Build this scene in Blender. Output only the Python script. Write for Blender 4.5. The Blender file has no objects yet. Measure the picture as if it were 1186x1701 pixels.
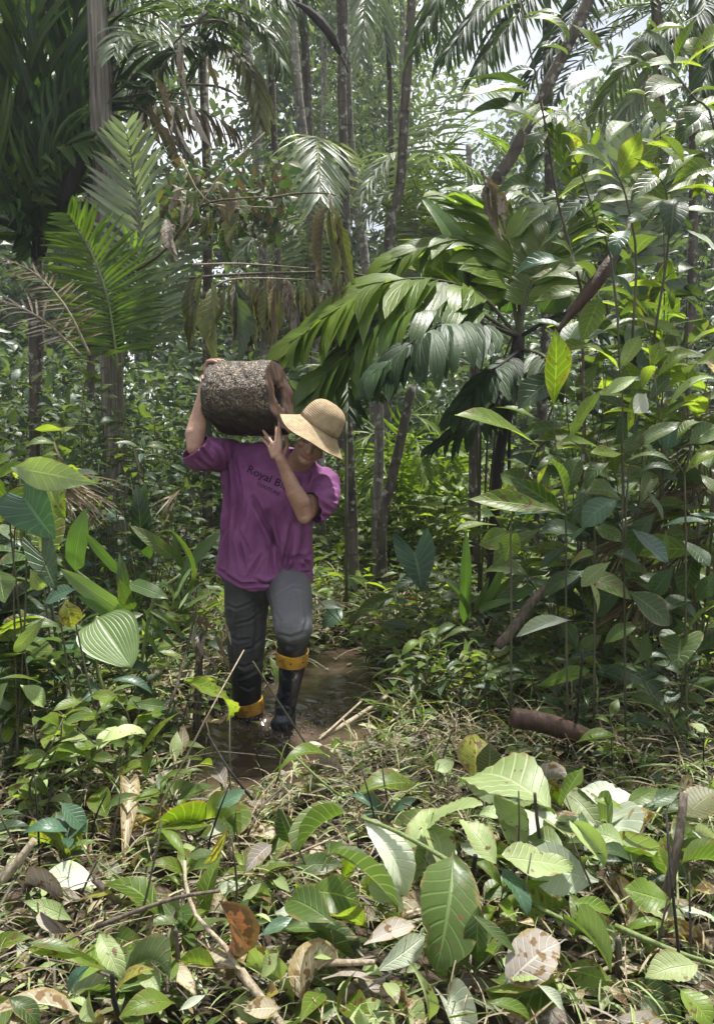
import bpy, math, random
import numpy as np
from mathutils import Vector, Matrix, Euler
from mathutils.bvhtree import BVHTree

R = math.radians
rng = random.Random(7)
nrg = np.random.default_rng(7)
SC = bpy.context.scene
COL = SC.collection

# ------------------------------------------------------------------ camera
F = 1228.0            # focal length in photo pixels (photo 1186 x 1701)
CAMH = 1.43
PITCH = R(4.65)
cd = bpy.data.cameras.new('camera')
cam = bpy.data.objects.new('camera', cd); COL.objects.link(cam)
cam.location = (0, 0, CAMH)
cam.rotation_euler = (R(90) - PITCH, 0, 0)
cd.sensor_fit = 'VERTICAL'; cd.sensor_height = 36.0
cd.lens = 36.0 * F / 1701.0
cd.clip_start = 0.05; cd.clip_end = 400
SC.camera = cam

# ------------------------------------------------------------------ sky, sun, exposure
SUN_EL, SUN_AZ = R(74), R(40)     # high, behind the man and a little to the picture's right (azimuth from +Y to +X)
world = bpy.data.worlds.new('World'); SC.world = world; world.use_nodes = True
wn = world.node_tree; wn.nodes.clear()
sky = wn.nodes.new('ShaderNodeTexSky'); sky.sky_type = 'NISHITA'; sky.sun_disc = False
sky.sun_elevation = SUN_EL; sky.sun_rotation = SUN_AZ
sky.air_density = 1.0; sky.dust_density = 3.0; sky.ozone_density = 1.0
tc = wn.nodes.new('ShaderNodeTexCoord')
cl = wn.nodes.new('ShaderNodeTexNoise'); cl.inputs['Scale'].default_value = 3.0; cl.inputs['Detail'].default_value = 6
cr = wn.nodes.new('ShaderNodeValToRGB'); cr.color_ramp.elements[0].position = 0.30; cr.color_ramp.elements[1].position = 0.62
mx = wn.nodes.new('ShaderNodeMix'); mx.data_type = 'RGBA'
mx.inputs[7].default_value = (12.0, 12.2, 12.4, 1)      # white cloud
bg = wn.nodes.new('ShaderNodeBackground'); bg.inputs['Strength'].default_value = 0.055
wo = wn.nodes.new('ShaderNodeOutputWorld')
wn.links.new(tc.outputs['Generated'], cl.inputs['Vector'])
wn.links.new(cl.outputs['Fac'], cr.inputs['Fac'])
wn.links.new(cr.outputs['Color'], mx.inputs[0])
wn.links.new(sky.outputs['Color'], mx.inputs[6])
wn.links.new(mx.outputs[2], bg.inputs['Color'])
wn.links.new(bg.outputs[0], wo.inputs['Surface'])

sl = bpy.data.lights.new('sun', 'SUN'); sl.energy = 4.8; sl.angle = R(4); sl.color = (1.0, 0.97, 0.92)
sun = bpy.data.objects.new('sun', sl); COL.objects.link(sun)
sd = Vector((math.sin(SUN_AZ) * math.cos(SUN_EL), math.cos(SUN_AZ) * math.cos(SUN_EL), math.sin(SUN_EL)))
sun.rotation_euler = sd.to_track_quat('Z', 'Y').to_euler()
sun.location = (3, 4, 12)

SC.view_settings.view_transform = 'Standard'; SC.view_settings.look = 'None'
SC.view_settings.exposure = 1.2; SC.view_settings.gamma = 1.0
SC.view_settings.use_curve_mapping = False
SC.render.engine = 'CYCLES'
SC.cycles.max_bounces = 8; SC.cycles.transmission_bounces = 6; SC.cycles.transparent_max_bounces = 8
SC.cycles.use_denoising = True

# ------------------------------------------------------------------ helpers
CP, SP_ = math.cos(PITCH), math.sin(PITCH)
def P(px, py, d):
    """World point seen at photo pixel (px, py), d metres in front of the camera along Y."""
    a = (px - 593.0) / F; b = (850.5 - py) / F
    ry = CP + b * SP_; rz = -SP_ + b * CP
    t = d / ry
    return Vector((a * t, d, CAMH + rz * t))
def DZ(py, z):
    """Depth at which the ray through picture row py meets height z."""
    b = (850.5 - py) / F
    ry = CP + b * SP_; rz = -SP_ + b * CP
    return (z - CAMH) * ry / rz
def PG(px, py, z):
    return P(px, py, DZ(py, z))
def proj(co):
    """World coordinates (n,3) to photo pixels (n,2)."""
    co = np.asarray(co, float); x = co[:, 0]; y = co[:, 1]; z = co[:, 2] - CAMH
    f = y * CP - z * SP_; u = y * SP_ + z * CP
    return np.stack([593 + F * x / f, 850.5 - F * u / f], 1)
ORD = ['first', 'second', 'third', 'fourth', 'fifth', 'sixth', 'seventh', 'eighth', 'ninth', 'tenth', 'eleventh', 'twelfth', 'thirteenth', 'fourteenth']
def sstep(a, b, x):
    t = np.clip((np.asarray(x, float) - a) / (b - a), 0, 1); return t * t * (3 - 2 * t)

def tag(o, label=None, cat=None, group=None, kind=None):
    if label: o['label'] = label
    if cat: o['category'] = cat
    if group: o['group'] = group
    if kind: o['kind'] = kind
    return o
def empty(name, loc, label, cat, group=None):
    o = bpy.data.objects.new(name, None); COL.objects.link(o); o.location = loc
    o.empty_display_size = 0.1
    return tag(o, label, cat, group)
def mesh_from(name, V, Fc, mats, uv=None, fmat=None, smooth=True, attr=None):
    """V (n,3); Fc list of faces or an int array (m,4)/(m,3). uv per vertex."""
    me = bpy.data.meshes.new(name)
    V = np.asarray(V, np.float32)
    if isinstance(Fc, np.ndarray):
        m, k = Fc.shape
        me.vertices.add(len(V)); me.vertices.foreach_set('co', V.ravel())
        me.loops.add(m * k); me.loops.foreach_set('vertex_index', Fc.astype(np.int32).ravel())
        me.polygons.add(m)
        me.polygons.foreach_set('loop_start', np.arange(0, m * k, k, dtype=np.int32))
        me.update(calc_edges=True)
        loopv = Fc.ravel()
    else:
        me.from_pydata([tuple(map(float, v)) for v in V], [], [tuple(map(int, f)) for f in Fc])
        loopv = np.concatenate([np.asarray(f) for f in Fc]) if len(Fc) else np.zeros(0, int)
    if uv is not None:
        l = me.uv_layers.new(name='UVMap'); l.data.foreach_set('uv', np.asarray(uv, np.float32)[loopv].ravel())
    if attr is not None:
        a = me.attributes.new('lr', 'FLOAT', 'POINT'); a.data.foreach_set('value', np.asarray(attr, np.float32))
    for m_ in (mats if isinstance(mats, (list, tuple)) else [mats]): me.materials.append(m_)
    if fmat is not None: me.polygons.foreach_set('material_index', np.asarray(fmat, np.int32))
    if smooth: me.polygons.foreach_set('use_smooth', np.ones(len(me.polygons), bool))
    me.update()
    return me
def add(name, me, parent=None, loc=None):
    o = bpy.data.objects.new(name, me); COL.objects.link(o)
    if parent is not None:
        o.parent = parent
        if loc is None: o.location = -wloc(parent)     # mesh coordinates are world coordinates
    if loc is not None: o.location = loc
    return o
def wloc(o):
    v = o.location.copy()
    while o.parent is not None:
        o = o.parent; v = v + o.location
    return v

# ---- tubes
def tube_data(pts, rad, n=7, cap=True, jit=0.0, seed=0):
    pts = [Vector(p) for p in pts]; m = len(pts)
    if np.isscalar(rad): rad = [rad] * m
    rr = np.random.default_rng(seed)
    V = []; UV = []
    t0 = (pts[1] - pts[0]).normalized()
    a = Vector((0, 0, 1)) if abs(t0.z) < 0.9 else Vector((1, 0, 0))
    x = t0.cross(a).normalized()
    L = 0.0
    for i in range(m):
        t = (pts[min(i + 1, m - 1)] - pts[max(i - 1, 0)]).normalized()
        x = (x - t * x.dot(t)).normalized(); y = t.cross(x)
        if i: L += (pts[i] - pts[i - 1]).length
        for k in range(n):
            an = 2 * math.pi * k / n
            r_ = rad[i] * (1 + jit * rr.uniform(-1, 1))
            V.append(pts[i] + (x * math.cos(an) + y * math.sin(an)) * r_); UV.append((k / n, L))
    Fc = []
    for i in range(m - 1):
        for k in range(n):
            k2 = (k + 1) % n
            Fc.append((i * n + k, i * n + k2, (i + 1) * n + k2, (i + 1) * n + k))
    if cap:
        Fc.append(tuple(range(n - 1, -1, -1))); Fc.append(tuple((m - 1) * n + k for k in range(n)))
    return np.array([tuple(v) for v in V]), Fc, np.array(UV)
def tube(name, pts, rad, mat, parent=None, n=7, cap=True, jit=0.0, seed=0):
    V, Fc, UV = tube_data(pts, rad, n, cap, jit, seed)
    return add(name, mesh_from(name, V, Fc, mat, uv=UV), parent)
def tubes_merged(name, specs, mat, parent=None, n=5):
    VV = []; FF = []; UU = []; o = 0
    for pts, rad in specs:
        V, Fc, UV = tube_data(pts, rad, n, False)
        VV.append(V); UU.append(UV); FF += [tuple(i + o for i in f) for f in Fc]; o += len(V)
    return add(name, mesh_from(name, np.concatenate(VV), FF, mat, uv=np.concatenate(UU)), parent)
def bez(pts, n):
    """Smooth curve (Catmull-Rom) through the points."""
    p = [Vector(q) for q in pts]
    if len(p) == 2: return [p[0].lerp(p[1], i / n) for i in range(n + 1)]
    p = [p[0] * 2 - p[1]] + p + [p[-1] * 2 - p[-2]]
    out = []; segs = len(p) - 3
    for i in range(n + 1):
        s = min(i / n * segs, segs - 1e-6); k = int(s); t = s - k
        a, b, c, d = p[k:k + 4]
        out.append(0.5 * ((2 * b) + (c - a) * t + (2 * a - 5 * b + 4 * c - d) * t * t + (3 * b - 3 * c + d - a) * t ** 3))
    return out

# ------------------------------------------------------------------ materials
class NT:
    def __init__(s, name):
        s.m = bpy.data.materials.new(name); s.m.use_nodes = True
        s.t = s.m.node_tree; s.t.nodes.clear()
        s.out = s.n('OutputMaterial')
    def n(s, ty, **kw):
        x = s.t.nodes.new('ShaderNode' + ty)
        for k, v in kw.items(): setattr(x, k, v)
        return x
    def l(s, a, b): s.t.links.new(a, b)
    def put(s, v, sock):
        if v is None: return
        if isinstance(v, bpy.types.NodeSocket): s.l(v, sock)
        else:
            if isinstance(v, (tuple, list)) and len(v) == 3 and sock.type == 'RGBA': v = (*v, 1)
            sock.default_value = v
    def math(s, op, a, b=None, c=None):
        x = s.n('Math', operation=op); s.put(a, x.inputs[0]); s.put(b, x.inputs[1]); s.put(c, x.inputs[2]); return x.outputs[0]
    def mix(s, f, a, b, bt='MIX'):
        x = s.n('Mix', data_type='RGBA', blend_type=bt); s.put(f, x.inputs[0]); s.put(a, x.inputs[6]); s.put(b, x.inputs[7]); return x.outputs[2]
    def rng(s, v, a, b, c=0.0, d=1.0, sm=True):
        x = s.n('MapRange'); x.interpolation_type = 'SMOOTHSTEP' if sm else 'LINEAR'
        s.put(v, x.inputs[0]); s.put(a, x.inputs[1]); s.put(b, x.inputs[2]); s.put(c, x.inputs[3]); s.put(d, x.inputs[4]); return x.outputs[0]
    def noise(s, vec, scale, detail=3, rough=0.55, out='Fac'):
        x = s.n('TexNoise'); s.put(vec, x.inputs['Vector']); s.put(scale, x.inputs['Scale']); x.inputs['Detail'].default_value = detail
        x.inputs['Roughness'].default_value = rough; return x.outputs[out]
    def obj(s): return s.n('TexCoord').outputs['Object']
    def pos(s): return s.n('NewGeometry').outputs['Position']
    def scale(s, vec, v):
        x = s.n('VectorMath', operation='MULTIPLY'); s.put(vec, x.inputs[0]); x.inputs[1].default_value = v; return x.outputs[0]
    def bump(s, h, st=0.3, dist=0.01):
        x = s.n('Bump'); x.inputs['Strength'].default_value = st; x.inputs['Distance'].default_value = dist; s.l(h, x.inputs['Height']); return x.outputs[0]
    def princ(s, col, rough=0.5, spec=0.5, normal=None, **kw):
        p = s.n('BsdfPrincipled'); s.put(col, p.inputs['Base Color']); s.put(rough, p.inputs['Roughness']); s.put(spec, p.inputs['Specular IOR Level'])
        if normal is not None: s.l(normal, p.inputs['Normal'])
        for k, v in kw.items(): s.put(v, p.inputs[k.replace('_', ' ')])
        return p.outputs[0]
    def done(s, sh): s.l(sh, s.out.inputs['Surface']); return s.m

def leaf_mat(name, c1, c2, under=None, vein=None, nv=9, rough=0.4, tr=0.35, spec=0.5, spots=0.0, veinw=0.45, tcol=None, parallel=False, bumpd=0.004):
    """Leaf: blade colour between c1 and c2, paler underside, midrib and side veins from the UVs, thin translucency."""
    s = NT(name)
    uv = s.n('UVMap').outputs[0]
    sp = s.n('SeparateXYZ'); s.l(uv, sp.inputs[0])
    ac = s.math('ABSOLUTE', s.math('SUBTRACT', sp.outputs[0], 0.5)); ac = s.math('MULTIPLY', ac, 2.0)
    oi = s.n('ObjectInfo').outputs['Random']
    at = s.n('Attribute', attribute_name='lr').outputs['Fac']
    rnd = s.math('FRACT', s.math('ADD', oi, at))
    rnd2 = s.math('FRACT', s.math('MULTIPLY', rnd, 7.31))
    col = s.mix(rnd, c1, c2)
    ps = s.pos()
    nz = s.noise(ps, 9.0, 4)
    val = s.math('MULTIPLY_ADD', nz, 0.7, 0.65)
    val = s.math('MULTIPLY', val, s.math('MULTIPLY_ADD', rnd2, 0.6, 0.7))
    col = s.mix(1.0, col, val, 'MULTIPLY')
    under = under or tuple(min(1, 1.7 * c + 0.03) for c in c1)
    geo = s.n('NewGeometry')
    ucol = s.mix(1.0, s.mix(rnd2, under, tuple(0.8 * c for c in under)), s.math('MULTIPLY_ADD', nz, 0.5, 0.75), 'MULTIPLY')
    col = s.mix(geo.outputs['Backfacing'], col, ucol)
    rib = s.rng(ac, 0.02, 0.09, 1.0, 0.0)
    if parallel:
        w = s.math('SINE', s.math('MULTIPLY', ac, nv * 6.283))
        side = s.rng(w, 0.2, 1.0)
    else:
        w = s.math('SUBTRACT', s.math('MULTIPLY', sp.outputs[1], nv), s.math('MULTIPLY', ac, 1.6))
        w = s.math('ABSOLUTE', s.math('SUBTRACT', s.math('FRACT', w), 0.5))
        side = s.rng(w, 0.03, 0.14, 1.0, 0.0)
    vm = s.math('MAXIMUM', rib, s.math('MULTIPLY', side, 0.6))
    vein = vein or tuple(min(1, 2.0 * c + 0.05) for c in c2)
    col = s.mix(s.math('MULTIPLY', vm, veinw), col, vein)
    if spots > 0:
        nn = s.noise(ps, 38.0, 2)
        sm = s.rng(s.math('ADD', nn, s.math('MULTIPLY', rnd, 0.12)), 0.74 - spots * 0.2, 0.80 - spots * 0.2)
        col = s.mix(sm, col, (0.12, 0.075, 0.03))
        edge = s.rng(s.math('ADD', ac, s.math('MULTIPLY', s.noise(ps, 22.0, 3), 0.9)), 1.38 - spots * 0.25, 1.55 - spots * 0.25)
        col = s.mix(s.math('MULTIPLY', edge, 0.8), col, (0.20, 0.15, 0.05))
    bn = s.bump(s.math('ADD', s.math('MULTIPLY', vm, -1.0), s.math('MULTIPLY', s.noise(ps, 60.0, 2), 0.5)), 0.5, bumpd)
    rg = s.math('MULTIPLY_ADD', nz, 0.25, rough - 0.12)
    pb = s.princ(col, rg, spec, bn)
    tb = s.n('BsdfTranslucent')
    tcv = s.mix(1.0, col, tcol or (1.5, 1.7, 0.55), 'MULTIPLY')
    s.l(tcv, tb.inputs[0]); s.l(bn, tb.inputs['Normal'])
    ms = s.n('MixShader'); ms.inputs[0].default_value = tr
    s.l(pb, ms.inputs[1]); s.l(tb.outputs[0], ms.inputs[2])
    return s.done(ms.outputs[0])

M = {}
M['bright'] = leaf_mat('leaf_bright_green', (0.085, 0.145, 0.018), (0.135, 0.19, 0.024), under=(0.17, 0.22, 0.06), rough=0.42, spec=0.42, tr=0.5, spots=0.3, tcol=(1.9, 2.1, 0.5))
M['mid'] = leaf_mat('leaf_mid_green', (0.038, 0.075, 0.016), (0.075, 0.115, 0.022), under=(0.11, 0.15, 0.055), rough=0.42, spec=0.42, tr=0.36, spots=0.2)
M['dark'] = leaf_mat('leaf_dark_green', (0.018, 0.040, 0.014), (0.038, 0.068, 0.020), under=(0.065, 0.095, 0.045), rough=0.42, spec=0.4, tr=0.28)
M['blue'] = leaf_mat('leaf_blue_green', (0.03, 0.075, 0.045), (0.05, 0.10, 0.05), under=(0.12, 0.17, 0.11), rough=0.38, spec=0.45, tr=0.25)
M['pale'] = leaf_mat('leaf_pale_cut', (0.20, 0.27, 0.095), (0.29, 0.35, 0.145), under=(0.10, 0.16, 0.035), vein=(0.42, 0.46, 0.28), rough=0.5, tr=0.3, nv=10, spots=0.1)
M['white'] = leaf_mat('leaf_white_back', (0.30, 0.35, 0.25), (0.40, 0.44, 0.33), under=(0.12, 0.18, 0.06), vein=(0.62, 0.62, 0.5), rough=0.55, tr=0.25, nv=10)
M['yellow'] = leaf_mat('leaf_yellowing', (0.20, 0.22, 0.03), (0.30, 0.24, 0.04), rough=0.5, tr=0.4, spots=1.0)
M['orange'] = leaf_mat('leaf_orange_dry', (0.26, 0.11, 0.04), (0.32, 0.16, 0.06), rough=0.6, tr=0.2, spots=1.0, tcol=(1.3, 1.0, 0.6))
M['dry'] = leaf_mat('leaf_dry_tan', (0.18, 0.155, 0.10), (0.36, 0.32, 0.22), rough=0.65, tr=0.15, spec=0.3, spots=0.8, tcol=(1.2, 1.0, 0.6))
M['drygrey'] = leaf_mat('leaf_dry_grey', (0.12, 0.105, 0.085), (0.24, 0.215, 0.18), rough=0.7, tr=0.1, spec=0.3, spots=0.4, tcol=(1.1, 1.0, 0.8))
M['wither'] = leaf_mat('leaf_withered', (0.085, 0.072, 0.04), (0.15, 0.12, 0.065), under=(0.14, 0.13, 0.08), rough=0.6, tr=0.2, spec=0.3, nv=16, spots=0.5, tcol=(1.2, 1.1, 0.6))
M['olive'] = leaf_mat('leaf_olive', (0.070, 0.085, 0.025), (0.11, 0.115, 0.04), under=(0.12, 0.135, 0.06), rough=0.5, tr=0.35, nv=12, spots=0.2)
M['frond'] = leaf_mat('frond_green', (0.028, 0.060, 0.014), (0.055, 0.095, 0.020), under=(0.07, 0.10, 0.04), rough=0.45, spec=0.35, tr=0.38, veinw=0.15, nv=2)
M['frondb'] = leaf_mat('frond_bright', (0.085, 0.14, 0.016), (0.13, 0.18, 0.022), under=(0.11, 0.16, 0.04), rough=0.42, spec=0.4, tr=0.5, veinw=0.2, nv=2, tcol=(1.9, 2.1, 0.5))
M['frondp'] = leaf_mat('frond_pale', (0.15, 0.19, 0.13), (0.20, 0.24, 0.16), under=(0.18, 0.21, 0.15), rough=0.36, tr=0.3, veinw=0.2, nv=2)
M['frondd'] = leaf_mat('frond_dark', (0.018, 0.042, 0.014), (0.034, 0.068, 0.020), under=(0.045, 0.075, 0.03), rough=0.52, spec=0.28, tr=0.28, veinw=0.15, nv=2)
M['pleat'] = leaf_mat('leaf_pleated', (0.06, 0.125, 0.025), (0.10, 0.165, 0.04), under=(0.13, 0.19, 0.08), rough=0.36, tr=0.35, parallel=True, nv=6, veinw=0.3)
M['pleatp'] = leaf_mat('leaf_pleated_pale', (0.10, 0.16, 0.05), (0.14, 0.20, 0.07), rough=0.42, tr=0.35, parallel=True, nv=7, veinw=0.35)
M['frondm'] = leaf_mat('frond_medium', (0.05, 0.095, 0.014), (0.085, 0.135, 0.02), under=(0.09, 0.13, 0.04), rough=0.4, spec=0.4, tr=0.45, veinw=0.2, nv=2, tcol=(1.7, 1.9, 0.5))
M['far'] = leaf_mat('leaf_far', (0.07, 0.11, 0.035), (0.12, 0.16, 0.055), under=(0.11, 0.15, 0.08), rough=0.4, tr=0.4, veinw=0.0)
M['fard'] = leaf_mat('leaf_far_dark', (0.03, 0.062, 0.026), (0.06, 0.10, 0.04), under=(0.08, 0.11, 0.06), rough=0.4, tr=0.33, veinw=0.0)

def bark_mat(name, c1, c2, lichen=None, ring=0.0, rough=0.85, sc=18.0, stretch=0.15, fib=1.0):
    s = NT(name); o = s.obj()
    st = s.scale(o, (1, 1, stretch))
    n1 = s.noise(st, sc, 5, 0.6); n2 = s.noise(o, 3.5, 3)
    col = s.mix(s.rng(n1, 0.3, 0.7), c1, c2)
    col = s.mix(1.0, col, s.math('MULTIPLY_ADD', n2, 0.9, 0.55), 'MULTIPLY')
    h = n1
    if lichen:
        ln = s.noise(o, 14.0, 4)
        col = s.mix(s.rng(ln, 0.56, 0.63), col, lichen)
    if ring > 0:
        z = s.n('SeparateXYZ'); s.l(o, z.inputs[0])
        w = s.math('ABSOLUTE', s.math('SUBTRACT', s.math('FRACT', s.math('ADD', s.math('MULTIPLY', z.outputs[2], ring), s.math('MULTIPLY', n2, 0.6))), 0.5))
        rm = s.rng(w, 0.02, 0.10, 1.0, 0.0)
        col = s.mix(s.math('MULTIPLY', rm, 0.35), col, tuple(0.4 * c for c in c1))
        h = s.math('SUBTRACT', h, s.math('MULTIPLY', rm, 0.35))
    return s.done(s.princ(col, rough, 0.3, s.bump(h, 0.8, 0.012)))
M['bark'] = bark_mat('bark_grey', (0.10, 0.09, 0.075), (0.24, 0.22, 0.19), lichen=(0.36, 0.37, 0.32), ring=5.0)
M['barkd'] = bark_mat('bark_dark', (0.045, 0.038, 0.03), (0.12, 0.10, 0.08), lichen=(0.26, 0.27, 0.22), ring=4.0)
M['barkf'] = bark_mat('bark_fibrous', (0.085, 0.076, 0.064), (0.24, 0.215, 0.18), sc=40, stretch=0.03)
M['black'] = bark_mat('bark_black', (0.010, 0.009, 0.008), (0.03, 0.026, 0.022), sc=30, stretch=0.1)
M['stem'] = bark_mat('stem_green_brown', (0.045, 0.05, 0.025), (0.09, 0.085, 0.05), sc=50, stretch=0.1, rough=0.6)
M['stemg'] = bark_mat('stem_green', (0.09, 0.13, 0.035), (0.16, 0.19, 0.07), sc=50, stretch=0.1, rough=0.5)
M['twig'] = bark_mat('twig_brown', (0.05, 0.04, 0.03), (0.13, 0.105, 0.08), sc=60, stretch=0.1)
M['twigt'] = bark_mat('twig_tan', (0.17, 0.135, 0.09), (0.33, 0.28, 0.20), sc=60, stretch=0.1)
M['spathe'] = bark_mat('spathe_brown', (0.034, 0.019, 0.013), (0.075, 0.042, 0.029), sc=45, stretch=0.06, rough=0.55)

# ------------------------------------------------------------------ leaf templates: unit length along +Y, unit width, base at the origin
def tpl(o, nu=8, nv=2, fold=0.25, bend=0.6, ripple=0.0, nr=8, wave=0.0, twist=0.0, seed=0, cross=0.0, pleat=0.0, npl=5, wn=0.4, rag=0.0):
    """o(s) -> (half width, y) of the outer edge for s in 0..1; the midrib runs (0,0)..(0,1)."""
    rr = np.random.default_rng(seed)
    ph = rr.uniform(0, 6.28, 4)
    V = []; UV = []
    ss = np.linspace(0, 1, nu + 1)
    for s in ss:
        hw, yo = o(s); eg = [1 + rag * rr.normal() - (.3 * rr.random() if rr.random() < rag * 1.6 else 0) for _ in (0, 1)]
        for j in range(-nv, nv + 1):
            a = abs(j) / nv; sg = 1 if j > 0 else -1
            x = sg * hw * a * (eg[j > 0] ** a); y = s + (yo - s) * a ** 1.3
            z = wn * (fold * abs(x) - cross * x * x * 2)
            z += ripple * math.sin(6.283 * (nr * s - a * 1.2)) * a * (1 - a * 0.3) * (hw > 0.02)
            z += wave * math.sin(9 * s + ph[0] + (2 if sg > 0 else 0)) * a * a
            z += pleat * (abs(((a * npl) % 1) - 0.5) * 2 - 0.5)
            V.append([x, y, z]); UV.append((0.5 + 0.5 * sg * a, s))
    V = np.array(V)
    # bend along the midrib
    yy = V[:, 1]; lo = min(0, yy.min()); hi = yy.max()
    tt = np.linspace(lo, hi, 60); th = bend * np.sign(tt) * np.abs(tt) ** 1.4
    dt = tt[1] - tt[0]
    cy = np.concatenate([[0], np.cumsum(np.cos((th[1:] + th[:-1]) / 2) * dt)]); cz = np.concatenate([[0], np.cumsum(-np.sin((th[1:] + th[:-1]) / 2) * dt)])
    k0 = np.interp(0, tt, cy), np.interp(0, tt, cz)
    by = np.interp(yy, tt, cy) - k0[0]; bz = np.interp(yy, tt, cz) - k0[1]; bt = np.interp(yy, tt, th)
    y2 = by + V[:, 2] * np.sin(bt); z2 = bz + V[:, 2] * np.cos(bt); x2 = V[:, 0].copy()
    if twist:
        a = twist * yy; xw = x2 * wn; x2, z2 = (xw * np.cos(a) - (z2 - bz) * np.sin(a)) / wn, bz + xw * np.sin(a) + (z2 - bz) * np.cos(a)
    # chord to +Y, length 1
    ty = np.interp(1, tt, cy) - k0[0]; tz = np.interp(1, tt, cz) - k0[1]
    L = math.hypot(ty, tz); c, s_ = ty / L, tz / L
    V = np.stack([x2, (y2 * c + z2 * s_) / L, (-y2 * s_ + z2 * c) / L], 1)
    w = 2 * nv + 1; Q = []
    for i in range(nu):
        for j in range(w - 1):
            Q.append((i * w + j, i * w + j + 1, (i + 1) * w + j + 1, (i + 1) * w + j))
    return V, np.array(Q), np.array(UV)
def prof(peak, pw=0.9, tip=1.0, stalk=0.0):
    def f(s):
        if s <= stalk: return 0.012, s
        q = (s - stalk) / (1 - stalk)
        t = 0.5 * q / peak if q < peak else 0.5 + 0.5 * (q - peak) / (1 - peak)
        w = math.sin(math.pi * t) ** pw if 0 < t < 1 else 0
        if q > peak: w *= (1 - 0.25 * tip * ((q - peak) / (1 - peak)) ** 2)
        return max(0.5 * w, 0.004), s
    return f
def heart(s):
    pts = [(0.015, 0.0), (0.16, -0.20), (0.30, -0.30), (0.42, -0.24), (0.49, -0.06), (0.48, 0.14), (0.42, 0.34), (0.32, 0.54), (0.20, 0.74), (0.09, 0.90), (0.005, 1.0)]
    t = s * (len(pts) - 1); k = min(int(t), len(pts) - 2); u = t - k
    return tuple(pts[k][i] * (1 - u) + pts[k + 1][i] * u for i in (0, 1))
def arrow(s):
    pts = [(0.015, 0.0), (0.15, -0.26), (0.27, -0.46), (0.36, -0.50), (0.40, -0.30), (0.42, -0.05), (0.40, 0.18), (0.33, 0.42), (0.22, 0.66), (0.10, 0.87), (0.005, 1.0)]
    t = s * (len(pts) - 1); k = min(int(t), len(pts) - 2); u = t - k
    return tuple(pts[k][i] * (1 - u) + pts[k + 1][i] * u for i in (0, 1))
def strap(s): return max(0.004, 0.5 * min(1, (s * 6) ** 0.7) * (1 - max(0, (s - 0.55) / 0.45) ** 1.8)), s
def fan(s): return max(0.004, 0.5 * math.sin(math.pi * min(1, s ** 0.62)) ** 0.7), s - 0.0
def bifid(s):   # broad blade with a square, toothed end
    return max(0.01, 0.5 * (s ** 0.7)), s * (1 - 0.10 * s)

T = {}
for i, (b, f_, w_) in enumerate([(0.5, 0.28, 0.01), (0.9, 0.4, 0.015), (0.2, 0.2, 0.02), (1.3, 0.3, 0.015)]):
    T['ell%d' % i] = tpl(prof(0.48, 0.85, 1.2, 0.06), 10, 2, f_, b, 0.010, 7, w_, seed=i, twist=[0.0, 0.3, -0.3, 0.2][i], rag=0.015)
    T['obo%d' % i] = tpl(prof(0.60, 0.95, 0.6, 0.05), 10, 2, f_ * 0.8, b, 0.014, 9, w_, seed=i + 9, twist=[0.2, -0.2, 0.0, 0.3][i], rag=0.015)
    T['lan%d' % i] = tpl(prof(0.40, 1.0, 1.5, 0.03), 8, 1, f_ * 1.2, b * 1.2, 0.0, 7, w_, seed=i + 19, twist=[0.4, -0.3, 0.1, 0.5][i], wn=0.3)
    T['big%d' % i] = tpl(prof(0.50, 0.8, 1.1, 0.04), 22, 3, f_ * 0.7, b * 0.9, 0.013, 10, w_ * 2.2, seed=i + 29, twist=[0.35, -0.4, 0.1, 0.5][i], wn=0.5, rag=0.02)
    T['hrt%d' % i] = tpl(heart, 20, 3, f_ * 0.8, b * 0.7, 0.0, 7, 0.02, seed=i + 39, wn=1)
    T['arr%d' % i] = tpl(arrow, 20, 3, f_ * 0.9, b * 0.7, 0.0, 7, 0.02, seed=i + 49, wn=1)
    T['str%d' % i] = tpl(strap, 12, 2, f_ * 0.8, b * 1.1, 0.0, 7, 0.01, seed=i + 59, twist=[0.3, -0.5, 0.2, 0.6][i], wn=0.16)
    T['plt%d' % i] = tpl(fan, 14, 12, 0.15, b * 0.8, 0.0, 7, 0.01, seed=i + 69, pleat=0.012, npl=6, twist=[0.2, -0.2, 0.1, 0.3][i], wn=0.6)
    T['cur%d' % i] = tpl(prof(0.50, 0.8, 1.1, 0.04), 14, 2, 1.3 + 0.3 * i, 1.0 + 0.6*b, 0.014, 9, 0.03, seed=i + 79, twist=[1.2, -1.5, 2.0, 0.8][i])
    T['hang%d' % i] = tpl(prof(0.45, 0.6, 1.0, 0.05), 22, 2, 1.1 + 0.3 * i, 0.2 * b, 0.012, 13, 0.02, seed=i + 89, twist=[1.2, -1.6, 2.2, -0.8][i], wn=0.13, rag=0.10)
    T['let%d' % i] = tpl(prof(0.35, 0.55, 1.3, 0.0), 6, 1, 0.5, b * 0.9, 0.0, 7, 0.0, seed=i + 99, twist=[0.1, 0.2, -0.1, 0.3][i], wn=0.07)
T['small'] = tpl(prof(0.45, 0.9, 1.0, 0.0), 4, 1, 0.3, 0.6, wn=0.4)
T['tiny'] = tpl(prof(0.45, 0.9, 0.5, 0.0), 2, 1, 0.3, 0.4, wn=0.42)
T['blade'] = tpl(prof(0.2, 0.5, 1.3, 0.0), 6, 1, 0.5, 1.4, wn=0.04)
T['rnd'] = tpl(prof(0.42, 0.55, 0.4, 0.0), 12, 3, 0.2, 0.4, 0.008, 6, 0.01, wn=0.9)

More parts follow.
